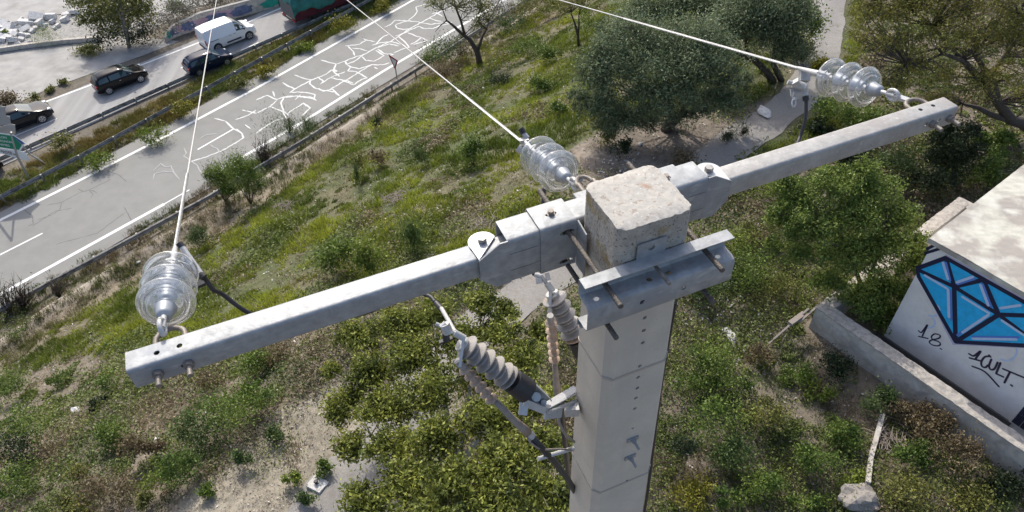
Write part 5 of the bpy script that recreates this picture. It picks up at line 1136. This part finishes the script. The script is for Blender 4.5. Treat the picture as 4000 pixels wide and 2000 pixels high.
def plant(name,cat,label,base,blobs,n,leaf,pal,trunk=None,bark='bark',group=None,seed=1,asp=.5,spread=.30,twigs=0,nsub=14,tw=.02,solid=.5,updir=0,flat=0):
    rg=np.random.default_rng(seed); root=thing(name,base,label,cat,group)
    P_,w_,T_=crown_pts(blobs,n,rg,nsub,spread,solid)
    zmin=Hv(P_[:,0],P_[:,1])+.03; P_[:,2]=np.maximum(P_[:,2],zmin+rg.random(len(P_))*.1)
    lo,hi=PAL[pal]; cols=cmix(w_*.75+rg.random(len(P_))*.25,lo,hi)
    if len(P_)>0:
        v,cc=leaves(P_,leaf,cols,asp,updir=updir,flat=flat); npmesh('foliage' if cat!='tree' else 'crown',v,None,4,'leaf',cc,parent=root)
    if trunk or twigs:
        mb=MB()
        for pts,r in (trunk or []): mb.tube(pts,r,8)
        if twigs:
            idx=rg.permutation(len(T_))[:twigs]; src=[(p,r) for pts,rs_ in (trunk or [([V3(base)],[tw*2])]) for p,r in zip(pts,rs_)]
            for i in idx:
                e=V3(T_[i]); 
                o,r0=min(src,key=lambda a:(a[0]-e).length+(0 if a[0].z<e.z else 1.5)); m=o.lerp(e,.5)+Vector(rg.normal(size=3))*(e-o).length*.1
                mb.tube([o,m,e,e+(e-m)*.45],[min(r0*.6,tw),tw*.7,tw*.4,tw*.15],5)
        obj('trunk' if cat=='tree' else 'stems',mb,bark,root,smooth='full')
    return root
def vp(px,py,Yb): return vplane(px,py,Yb)
def blob(px,py,rx,ry,Yb,off=0,dr=.8):
    c=vplane(px,py,Yb+off); t=(c-CAM).dot(fw); return (c,(rx*t/F,rx*t/F*dr,ry*t/F/.78))
def bush(px,py,rx,ry,by,pal,label,n=700,leaf=.1,cat='shrub',name='shrub',**k):
    b=gp(px,by); return plant(name,cat,label,b,[blob(px,py,rx,ry,b.y+.1)],n,leaf,pal,seed=int(px*7+py)%9999,**k)
B='shrub'
bush(1610,920,52,75,985,'broom','dark upright broom bush standing just above the left arm of the crossarm',1500,.22,asp=.10,updir=2.2,spread=.4,nsub=6,solid=0)
bush(1643,612,34,42,660,'broom','rounded dark tuft in the middle of the meadow, left of the middle line',700,.22,asp=.1,updir=1.6,spread=.45,nsub=5,solid=0)
bush(1391,675,16,60,740,'broom','thin upright dark weed clump in the upper meadow',350,.22,asp=.1,updir=2,spread=.4,nsub=4,solid=0)
bush(775,935,45,48,985,'broom','round blue-green bush just right of the near conductor clamp',1100,.2,asp=.15,updir=.6)
bush(1310,1000,75,62,1080,'green','leafy green bush above the middle of the left arm',1700,.13,spread=.28)
bush(1440,1010,62,58,1085,'lime','lighter leafy bush beside the first one above the left arm',1300,.12)
bush(1850,580,55,48,650,'green','leafy bush with pale dead stalks left of the middle insulators',1200,.13,twigs=8,tw=.012)
bush(1480,480,22,20,505,'dark','small dark rosette bush near the top of the meadow',300,.13)
bush(1110,495,70,60,570,'broom','feathery broom bush growing over the near guardrail',1500,.25,asp=.09,updir=1.6,solid=0,nsub=8,spread=.4)
bush(1210,500,42,52,565,'broom','second feathery broom bush right beside the first at the guardrail',900,.25,asp=.09,updir=1.6,solid=0,nsub=6,spread=.4)
bush(1410,640,28,55,700,'mixed','narrow yellowish weed by the guardrail left of the give-way sign',400,.14,updir=1)
bush(1470,620,40,30,660,'brown','brown dry scrub on the embankment below the give-way sign',500,.13)
# pines at the guardrail
for px,py,rx,ry,by,l in [(860,690,48,50,790,'bright green pine sapling with drooping tufts at the guardrail'),(960,665,70,62,800,'larger pine sapling with finger-like tufts at the guardrail, right of the smaller one')]:
    b=gp(px+20,by); plant('pine_sapling','pine',l,b,[blob(px,py,rx,ry,b.y),blob(px+30,py+50,rx*.7,ry*.6,b.y)],5200,.17,'green',seed=px,asp=.2,twigs=16,tw=.02,spread=.28,nsub=14,updir=.5)
# bare twiggy shrubs
for px,py,rx,ry,by,l in [(90,1150,70,70,1200,'leafless twiggy shrub at the left end of the near guardrail'),(30,1150,50,50,1215,'small leafless shrub touching the left edge by the guardrail'),(230,1110,40,40,1160,'thin bare twigs beside the leafless shrub at the guardrail'),(1030,580,55,60,640,'grey leafless bush by the guardrail above the pine saplings'),(1130,480,20,30,520,'bare grey stalks at the guardrail next to the broom')]:
    b=gp(px,by); plant('bare_shrub','shrub',l,b,[blob(px,py,rx,ry,b.y)],110,.10,'brown',seed=px+3,twigs=70,tw=.022,nsub=60,solid=.3)
# verge yellow bushes
for px,py,rx,ry,by,pal,l in [(718,425,42,30,455,'yellow','bright yellow bush against the middle guardrail'),(600,525,55,34,560,'lime','yellow-green bush on the verge below the middle guardrail'),(1335,100,45,30,130,'yellow','pale yellow bush on the verge near the lorry'),(1490,20,34,26,45,'yellow','yellow bush on the verge at the top edge'),(240,560,50,24,590,'mixed','low olive bush by the sign on the verge'),(390,630,55,22,655,'lime','low yellow-green clump between verge guardrail and slip road'),(930,330,40,22,350,'mixed','small brown-green clump under the middle guardrail'),(1200,190,34,18,205,'lime','small green clump on the verge above the patched road'),(1040,280,30,22,300,'yellow','small yellowish clump at the edge of the slip road')]:
    bush(px,py,rx,ry,by,pal,l,900,.15)
# far side
bush(175,140,48,38,175,'lime','bright lime-green bush in front of the white rubble',1500,.16,asp=.12,updir=1)
b=gp(505,185)
plant('roadside_tree','tree','bushy roadside tree with a leaning pale trunk beyond the far carriageway',b,[blob(420,40,95,75,b.y+1),blob(330,20,60,50,b.y+1),blob(500,20,85,75,b.y+.5),blob(450,90,80,45,b.y+.5),blob(350,75,50,25,b.y+.5),blob(560,50,45,80,b.y+1)],9000,.2,'mixed',seed=4,twigs=40,tw=.04,trunk=[([b,vp(495,120,b.y),vp(470,20,b.y),vp(455,-60,b.y)],[.16,.13,.10,.05]),([b,vp(470,60,b.y),vp(430,-20,b.y)],[.12,.09,.04])],bark='palebark')
for px,py,rx,ry,by,pal,l in [(420,150,70,35,190,'dark','dark thicket under the roadside tree'),(550,150,55,40,180,'dark','dark ivy-like scrub right of the roadside tree trunk'),(620,110,85,45,160,'grey','grey dusty scrub between the tree and the graffiti wall'),(700,60,70,40,110,'grey','grey dusty scrub behind the left end of the graffiti wall'),(690,40,45,28,75,'broom','round green bush behind the graffiti wall'),(800,30,80,30,60,'grey','grey scrub above the white van'),(900,10,80,28,35,'grey','grey scrub behind the graffiti wall at the top edge'),(350,200,60,14,215,'mixed','brown-green weeds in front of the dark thicket'),(120,385,28,22,400,'mixed','dry grass clump at the edge of the paved slab'),(20,395,45,22,415,'brown','orange dry scrub by the thin post at the left edge'),(200,352,20,14,362,'mixed','tiny grass clump on the slab edge'),(250,322,20,12,330,'mixed','tiny dry clump on the slab edge right of the first'),(25,130,16,10,140,'lime','small green weed among the white rubble')]:
    bush(px,py,rx,ry,by,pal,l,1100 if rx>40 else 250,.17)
# tree 1: bent almond tree
b=gp(1875,255); Y0=b.y
TR1=[([b,vp(1868,220,Y0),vp(1862,198,Y0),vp(1835,155,Y0),vp(1800,128,Y0),vp(1770,100,Y0-.3),vp(1745,80,Y0-.6)],[.24,.20,.19,.15,.12,.09,.05]),([vp(1864,203,Y0),vp(1875,170,Y0),vp(1885,140,Y0+.3),vp(1900,115,Y0+.5),vp(1910,80,Y0+.8)],[.13,.11,.09,.06,.03]),([vp(1815,135,Y0),vp(1800,80,Y0+.2),vp(1780,30,Y0+.4),vp(1770,-20,Y0+.5)],[.10,.08,.06,.03]),([vp(1745,80,Y0-.6),vp(1720,100,Y0-.7),vp(1700,125,Y0-.8)],[.05,.03,.015]),([vp(1745,80,Y0-.6),vp(1730,40,Y0-.6),vp(1700,10,Y0-.5)],[.05,.03,.02])]
plant('bent_tree','tree','bent thin-crowned tree with a dark forked trunk beside the slip road at the top',b,[blob(1850,30,55,60,Y0+.3),blob(1900,60,50,60,Y0+.6),blob(1700,25,45,40,Y0-.5),blob(1780,10,55,45,Y0),blob(1850,-40,90,50,Y0+.3),blob(1870,110,40,35,Y0)],5200,.12,'mixed',trunk=TR1,seed=11,twigs=90,tw=.03,nsub=26,spread=.22)
for px,py,rx,ry,by,pal,l in [(1760,190,75,45,240,'broom','grey-green brush left of the bent tree trunk'),(1690,230,50,35,275,'green','green bush at the road edge left of the bent tree'),(1820,215,40,35,250,'brown','brown dry brush against the bent trunk'),(1740,280,60,35,325,'brown','brown dry weeds at the embankment edge under the middle line'),(1990,105,55,40,150,'broom','dark tufted bush right of the bent tree'),(1950,40,50,45,90,'grey','grey leafless brush behind the bent tree'),(2060,40,70,50,100,'mixed','yellowish brush at the top edge left of the long line'),(2060,190,60,30,225,'green','low bramble patch in the upper meadow'),(2150,220,50,28,250,'green','second low bramble patch right of the first in the upper meadow'),(2290,90,36,60,150,'green','bright green bush on the left flank of the olive trees'),(2180,20,60,40,60,'mixed','yellow-green brush under the long line at the top'),(1960,310,40,20,330,'dark','small dark bush in the upper meadow below the brambles'),(2120,330,50,26,360,'green','leafy patch in the meadow left of the big olive'),(2180,430,45,26,455,'green','small leafy patch at the foot of the big olive on its left')]:
    bush(px,py,rx,ry,by,pal,l,1300 if rx>45 else 500,.13)
b=gp(2260,180); Y0=b.y
plant('slender_tree','tree','slender dark little tree left of the olive trees at the top',b,[blob(2225,15,60,45,Y0),blob(2300,-20,60,40,Y0)],1500,.12,'mixed',trunk=[([b,vp(2258,140,Y0),vp(2245,90,Y0),vp(2230,50,Y0)],[.10,.08,.06,.03]),([vp(2258,140,Y0),vp(2262,90,Y0),vp(2260,60,Y0)],[.06,.05,.02])],seed=12,twigs=30,tw=.02)
# olives
b=gp(2600,510); Y0=b.y
plant('olive_tree','tree','large rounded grey-green olive tree in the centre, darker inside, above the bare soil',b,[blob(2420,270,130,105,Y0-.5),blob(2330,330,90,90,Y0-.5),blob(2560,300,150,120,Y0-.3),blob(2700,260,130,100,Y0),blob(2480,170,150,90,Y0+1),blob(2640,170,150,90,Y0+1),blob(2820,290,85,85,Y0),blob(2520,400,120,70,Y0-.8),blob(2360,420,100,70,Y0-.5),blob(2330,250,70,90,Y0-.2),blob(2440,470,90,45,Y0-1),blob(2640,380,110,60,Y0-1),blob(2780,400,90,60,Y0-.5),blob(2310,430,80,70,Y0-.6),blob(2390,480,90,50,Y0-.6),blob(2520,470,90,50,Y0-.6),blob(2680,430,110,50,Y0-.5),blob(2820,390,90,50,Y0-.3),blob(2760,180,110,80,Y0+.6),blob(2255,380,45,50,Y0-.4),blob(2380,140,60,60,Y0+.6),blob(2900,330,45,50,Y0)],70000,.13,'olive',trunk=[([b,vp(2620,470,Y0),vp(2600,300,Y0+.3),vp(2550,220,Y0+.5)],[.25,.22,.16,.08]),([b,vp(2660,450,Y0+.2),vp(2710,300,Y0+.4)],[.2,.15,.07])],seed=21,asp=.32,nsub=34,spread=.18,solid=.45,twigs=30,tw=.04)
b=gp(3020,320); Y0=b.y
plant('olive_tree','tree','dark grey-green olive tree with a leaning multi-stemmed trunk right of the largest one',b,[blob(2900,100,130,110,Y0+.5),blob(3030,140,110,120,Y0),blob(2960,30,150,80,Y0+1),blob(2820,150,100,80,Y0),blob(3080,60,90,90,Y0+.5),blob(3090,220,70,70,Y0-.3)],36000,.14,'olive',trunk=[([b,vp(2995,280,Y0),vp(2950,240,Y0),vp(2890,215,Y0),vp(2850,180,Y0)],[.18,.16,.12,.08,.05]),([b+Vector((.4,0,0)),vp(3020,250,Y0),vp(3025,190,Y0)],[.14,.12,.06]),([b,vp(2975,255,Y0),vp(2910,190,Y0)],[.13,.1,.05])],seed=22,asp=.32,nsub=20,spread=.24,twigs=20,tw=.03)
b=gp(2650,130); Y0=b.y
plant('olive_tree','tree','paler olive tree behind the other two at the top edge',b,[blob(2560,40,120,75,Y0),blob(2700,20,150,80,Y0+1),blob(2480,90,90,60,Y0-.5),blob(2800,50,90,60,Y0)],24000,.16,'olive',trunk=[([b,vp(2640,60,Y0)],[.2,.12])],seed=23,asp=.32,nsub=18,spread=.25)
bush(2345,510,55,60,560,'mixed','pale yellowish bush at the lower left foot of the big olive',1100,.13)
bush(2445,585,42,36,620,'dark','small dark bush on the bare soil below the olive tree',600,.12)
bush(2660,620,60,32,650,'brown','reddish-brown weedy patch beyond the pole head',700,.10)
bush(2850,535,38,28,562,'dark','dark grass tuft at the left edge of the gravel path',500,.16,asp=.12,updir=1)
bush(2905,520,26,20,540,'dark','smaller dark tuft next to the path, right of the larger tuft',300,.16,asp=.12,updir=1)
bush(2700,655,26,18,672,'lime','small bright tuft just beyond the right hinge plate',260,.12,asp=.15,updir=1)
for px,py,rx,ry,by,pal,l in [(3170,120,45,70,200,'green','bright green brush along the left edge of the path at the top'),(3120,200,50,40,240,'mixed','yellow-green brush beside the path behind the right clamp'),(3200,250,35,24,275,'yellow','yellowish brush at the path edge above the right insulators'),(3270,440,75,55,510,'green','leafy bramble bush under the right glass insulators'),(3380,480,70,50,540,'green','leafy bramble between the right insulators and the crossarm'),(3200,500,45,30,530,'dark','dark low bush on the right edge of the path'),(3840,540,34,22,560,'green','green tussock right of the dark evergreen'),(3920,545,40,24,570,'green','second green tussock farther right of the dark evergreen'),(3900,610,40,26,640,'green','small green weed patch between evergreen and kiosk roof'),(3330,640,60,50,700,'dark','dark bush just under the right arm'),(3500,650,90,50,720,'broom','grey-green brush between the right arm and the leafy tree'),(3620,720,80,50,780,'dark','dark undergrowth beside the enclosure wall'),(3840,680,60,50,730,'green','green brush behind the enclosure wall')]:
    bush(px,py,rx,ry,by,pal,l,1500,.12)
b=gp(3725,720); Y0=b.y
plant('dark_evergreen','tree','dense very dark evergreen just below the right end of the crossarm',b,[blob(3720,560,75,70,Y0),blob(3745,640,80,80,Y0),blob(3680,620,55,60,Y0),blob(3790,530,40,35,Y0)],9000,.10,'dark',seed=31,nsub=18,spread=.25,trunk=[([b,vp(3730,600,Y0)],[.12,.06])])
# right-hand big sparse tree
b=gp(4060,520); Y0=b.y-.5
T4=[([b,vp(4000,480,Y0),vp(3950,470,Y0),vp(3900,400,Y0),vp(3840,320,Y0),vp(3760,235,Y0),vp(3680,210,Y0)],[.30,.26,.22,.17,.14,.10,.05]),([vp(3950,470,Y0),vp(3880,450,Y0),vp(3820,420,Y0),vp(3760,405,Y0)],[.16,.13,.09,.05]),([vp(3900,400,Y0),vp(3880,320,Y0),vp(3800,200,Y0+.5),vp(3690,180,Y0+.8),vp(3540,220,Y0+1)],[.14,.12,.09,.06,.03]),([vp(3840,320,Y0),vp(3900,250,Y0+.5),vp(3960,170,Y0+.5),vp(4000,100,Y0+.8)],[.11,.09,.07,.05]),([vp(3760,235,Y0),vp(3640,100,Y0+1),vp(3540,30,Y0+1.5),vp(3420,10,Y0+2)],[.08,.06,.04,.02]),([vp(3680,210,Y0),vp(3600,245,Y0),vp(3540,250,Y0)],[.05,.03,.012]),([vp(3930,220,Y0+.5),vp(3980,60,Y0+1),vp(4020,-40,Y0+1)],[.1,.08,.05])]
bl=[blob(x_,y_,rx,ry,Y0+o) for x_,y_,rx,ry,o in [(3420,70,110,80,1.5),(3560,60,120,90,1),(3700,40,120,80,1),(3850,60,130,90,.5),(3400,170,90,60,.5),(3540,180,100,60,.3),(3700,150,120,70,0),(3860,180,110,80,0),(3980,130,100,110,0),(3600,290,120,60,-.3),(3760,320,120,60,-.3),(3480,330,70,40,-.3),(3920,320,90,80,-.3),(3660,400,80,40,-.5),(3820,-60,200,80,1),(3480,-50,150,70,2),(4120,200,120,150,0),(4050,380,90,60,-.3)]]
plant('feathery_tree','tree','large airy yellow-green tree with dark spreading limbs filling the upper right corner',b,bl,32000,.115,'feather',trunk=T4,seed=41,asp=.34,nsub=40,spread=.17,twigs=420,tw=.026)
# leafy tree beside the enclosure
b=gp(3380,1190); Y0=b.y+.2
T5=[([b,vp(3370,1130,Y0),vp(3340,1050,Y0),vp(3300,950,Y0),vp(3250,870,Y0)],[.09,.08,.06,.04,.02]),([b,vp(3390,1100,Y0),vp(3430,1000,Y0),vp(3470,900,Y0)],[.08,.06,.04,.02]),([b+Vector((.3,.3,0)),vp(3450,1130,Y0),vp(3520,1050,Y0),vp(3570,1000,Y0)],[.07,.05,.035,.02]),([b,vp(3280,1090,Y0),vp(3190,1030,Y0)],[.06,.04,.02])]
plant('leafy_tree','tree','dense bright-green multi-stemmed tree growing over the low wall beside the kiosk',b,[blob(3120,790,90,80,Y0+.6),blob(3250,720,110,70,Y0+1),blob(3400,740,110,80,Y0+1),blob(3480,850,100,80,Y0+.5),blob(3330,860,130,100,Y0+.3),blob(3180,900,120,90,Y0),blob(3120,990,70,60,Y0-.2),blob(3300,1000,130,90,Y0-.2),blob(3450,980,120,90,Y0-.2),blob(3550,1060,60,60,Y0-.6),blob(3440,1130,90,70,Y0-.5),blob(3490,1220,50,50,Y0-.8),blob(3560,960,60,70,Y0-.2),blob(3030,860,50,70,Y0+.2),blob(3400,1200,90,60,Y0-.8),blob(3230,1110,80,60,Y0-.5),blob(3520,1150,60,70,Y0-.9),blob(3100,900,60,90,Y0-.2),blob(3060,720,70,50,Y0+.9),blob(3470,1240,80,50,Y0-1),blob(3350,1170,90,60,Y0-.8),blob(3590,1010,45,60,Y0-.5),blob(3020,960,45,40,Y0),blob(3380,660,60,35,Y0+1.2)],66000,.085,'bright',trunk=T5,seed=51,asp=.5,nsub=75,spread=.15,solid=.35,twigs=80,tw=.018)
# nearest broad-leaved tree under the arresters
b=gp(1800,1930); Y0=b.y
def vz(px,py,z): return W(px,py,H(0,0)+z)
bl6=[]
for (x_,y_,r_,z_) in [(1400,1330,90,2.6),(1560,1280,110,3.2),(1700,1230,90,3.6),(1880,1190,75,3.8),(1985,1215,60,3.6),(1960,1300,90,3.6),(1800,1330,110,3.6),(1620,1400,120,3.4),(1450,1470,110,2.9),(1350,1600,95,2.6),(1530,1600,120,3.4),(1700,1540,120,4.0),(1860,1450,110,4.0),(2040,1400,90,3.6),(2120,1300,60,3.2),(2060,1560,110,4.2),(1900,1640,120,4.6),(1720,1720,120,4.6),(1540,1760,110,3.8),(1370,1750,80,2.9),(1600,1900,120,4.4),(1780,1890,130,5.0),(1960,1820,130,5.0),(2110,1740,110,4.6),(2140,1920,110,4.8),(1920,2000,140,5.0),(1440,1960,110,3.6),(1700,2050,140,5),(2180,1560,60,3.8),(1300,1450,50,2.4)]:
    c=vz(x_,y_,z_); t=(c-CAM).dot(fw); bl6.append((c,(r_*t/F,r_*t/F*.9,r_*t/F*.7)))
fork=b+ZZ*1.3
T6=[([b-ZZ*.2,fork],[.22,.16])]
for (x_,y_,z_,r_) in [(1500,1450,2.6,.07),(1700,1350,3.0,.07),(1880,1280,3.2,.06),(2050,1480,3.2,.07),(1450,1700,2.6,.06),(2100,1800,3.8,.06),(1650,1900,3.6,.06),(1650,1600,3,.06)]:
    e=vz(x_,y_,z_); T6.append(([fork,fork.lerp(e,.45)+ZZ*.2,e],[.12,r_,.025]))
plant('broadleaf_tree','tree','nearest big broad-leaved tree with drooping yellow-green leaves below the arresters',b,bl6,92000,.10,'mul',trunk=T6,seed=61,asp=.46,nsub=80,spread=.18,solid=.2,twigs=150,tw=.016,updir=-.45,bark='palebark')
# shrubs at the lower left and right
LL=[(130,1650,110,85,1740,'green','big bright-green bramble at the left edge low down'),(60,1760,80,60,1830,'dark','dark bramble at the left edge below the bright one'),(80,1880,90,50,1930,'green','leafy bush near the bottom left corner'),(230,1480,45,30,1510,'green','small leafy clump left of the crossarm tip'),(420,1500,52,34,1540,'green','small dark-leaved clump below the crossarm tip'),(380,1570,34,24,1595,'dark','little dark clump beside the white scrap'),(60,1520,70,45,1560,'green','green weeds at the left edge level with the crossarm tip'),(70,1290,60,40,1330,'green','light green clump at the left edge of the meadow'),(900,1600,110,75,1680,'green','broad green bush at the edge of the straw slope'),(780,1680,80,55,1740,'broom','darker bush left of the broad green bush on the straw slope'),(1000,1560,70,60,1620,'green','leafy bush right of the broad green bush, under the arm'),(700,1800,90,70,1870,'green','round leafy bush lower in the scrub strip'),(620,1880,60,60,1930,'lime','yellow-leaved bush low in the scrub strip'),(450,1700,70,50,1750,'green','leafy clump in the middle of the lower left scrub'),(560,1760,70,50,1810,'brown','rust-brown dry bush in the lower left scrub'),(430,1930,90,60,1980,'brown','rusty dry brush at the bottom edge'),(330,1850,50,40,1890,'mixed','mixed weedy clump left of the rusty brush'),(280,1980,70,40,2010,'mixed','weedy clump at the bottom edge, left'),(580,1960,40,44,1990,'mixed','small tussock at the lower edge of the straw slope'),(810,1920,36,22,1945,'green','isolated green tussock on the straw slope'),(940,1790,30,30,1830,'broom','faint grey-green tussock on the straw slope'),(1080,1700,44,30,1730,'broom','grey-green weed patch higher on the straw slope'),(1145,1870,30,34,1905,'lime','little yellow-flowered bush beside the manhole slab'),(1180,1960,44,34,1990,'broom','dark green weeds just below the manhole slab'),(1260,1830,34,28,1855,'green','small green weed just above the manhole slab'),(1000,1420,70,45,1460,'green','green bush half hidden behind the left arm'),(1080,1390,60,30,1420,'brown','brown dry brush just under the left arm'),(820,1480,60,40,1520,'brown','orange-brown weeds below the left arm')]
for a_ in LL: bush(*a_[:7],1600 if a_[2]>60 else 600,.085)
RR=[(2690,1060,55,50,1110,'green','leafy bush just right of the clamp beam end'),(2790,1120,90,60,1180,'broom','dark bramble mound right of the clamp beam'),(2950,1060,100,80,1130,'green','tall leafy bush between the pole and the leafy tree'),(2860,960,90,60,1020,'lime','yellow-green bush above the clamp beam end'),(2980,900,80,60,960,'mixed','yellowish bush left of the leafy tree'),(3060,1130,60,50,1180,'mixed','olive-brown bush left of the slanting rail'),(2740,1420,90,70,1490,'green','vivid green bush close to the right side of the pole'),(2680,1500,60,50,1550,'green','small leafy bush hugging the pole shaft'),(2840,1500,90,60,1550,'green','leafy bush right of the vivid green one'),(2780,1640,110,80,1720,'green','wide tangled bush half way down right of the pole'),(2660,1760,60,70,1830,'dark','dark tangle against the lower pole shaft'),(2850,1790,90,60,1840,'broom','grey-green tangle low right of the pole'),(3000,1620,80,60,1680,'mixed','weedy mound in the middle of the lower right ground'),(2960,1400,60,40,1440,'brown','brown weedy clump on the littered ground'),(3120,1470,70,40,1500,'green','green weeds in front of the low wall corner'),(3260,1440,70,44,1480,'dark','dark dry stalks against the low wall'),(3200,1530,60,34,1560,'lime','bright grass clump near the low wall'),(3420,1560,66,44,1600,'broom','dark green clump at the top of the fallen post'),(3560,1600,70,40,1640,'brown','brown brush at the foot of the wall below the kiosk'),(3640,1660,80,50,1700,'brown','dry russet brush along the wall foot'),(3740,1780,100,60,1840,'brown','wide russet brush in the lower right corner'),(3900,1870,90,44,1900,'dark','dark brush at the right edge below the wall'),(3560,1780,80,44,1820,'green','green and brown weeds right of the fallen post'),(3300,1700,70,40,1740,'green','green weeds left of the fallen post'),(3180,1800,80,50,1850,'green','green clump left of the boulder'),(3330,1870,50,30,1890,'lime','bright leafy rosette directly behind the boulder'),(3150,1960,60,40,1990,'green','leafy clump at the bottom edge left of the boulder'),(2980,1900,80,60,1950,'green','leafy tangle at the bottom between pole and boulder'),(2720,1950,90,50,1990,'yellow','yellow-leaved bush at the bottom edge right of the pole'),(2850,1950,60,50,1990,'green','green bush at the bottom beside the yellow-leaved one'),(3550,1930,90,50,1970,'mixed','mixed weeds at the bottom edge right of the boulder'),(3800,1960,90,44,1990,'mixed','weedy tangle at the bottom right corner'),(2260,950,40,30,990,'green','weed bush in the gap left of the pole head'),(2130,640,50,40,680,'mixed','pale weedy clump beside the middle insulators'),(3020,720,60,40,770,'lime','bright bush just below the right arm')]
for a_ in RR: bush(*a_[:7],1700 if a_[2]>60 else 800,.08)
# heaps of dead branches
for px,py,l in [(1130,815,'heap of grey dead twigs in the middle of the meadow, nearer the road'),(1550,780,'heap of grey dead twigs near the centre of the meadow'),(1905,880,'heap of dead branches just above the left hinge plate'),(3480,1720,'pale dead branch tangle lying over the fallen post')]:
    p=gp(px,py); mb=MB(); rg=random.Random(px)
    for k in range(60):
        a=rg.uniform(0,3.14); c=p+Vector((rg.gauss(0,.35),rg.gauss(0,.22),.06+rg.random()*.18)); L=rg.uniform(.25,.7); d=Vector((math.cos(a),math.sin(a),rg.uniform(-.2,.25))); m=c+Vector((rg.gauss(0,.05),rg.gauss(0,.05),.03)); mb.tube([c-d*L/2,m,c+d*L/2],[.014,.012,.005],4)
    tag(obj('branch_heap',mb,'stick',None),l,'branches')
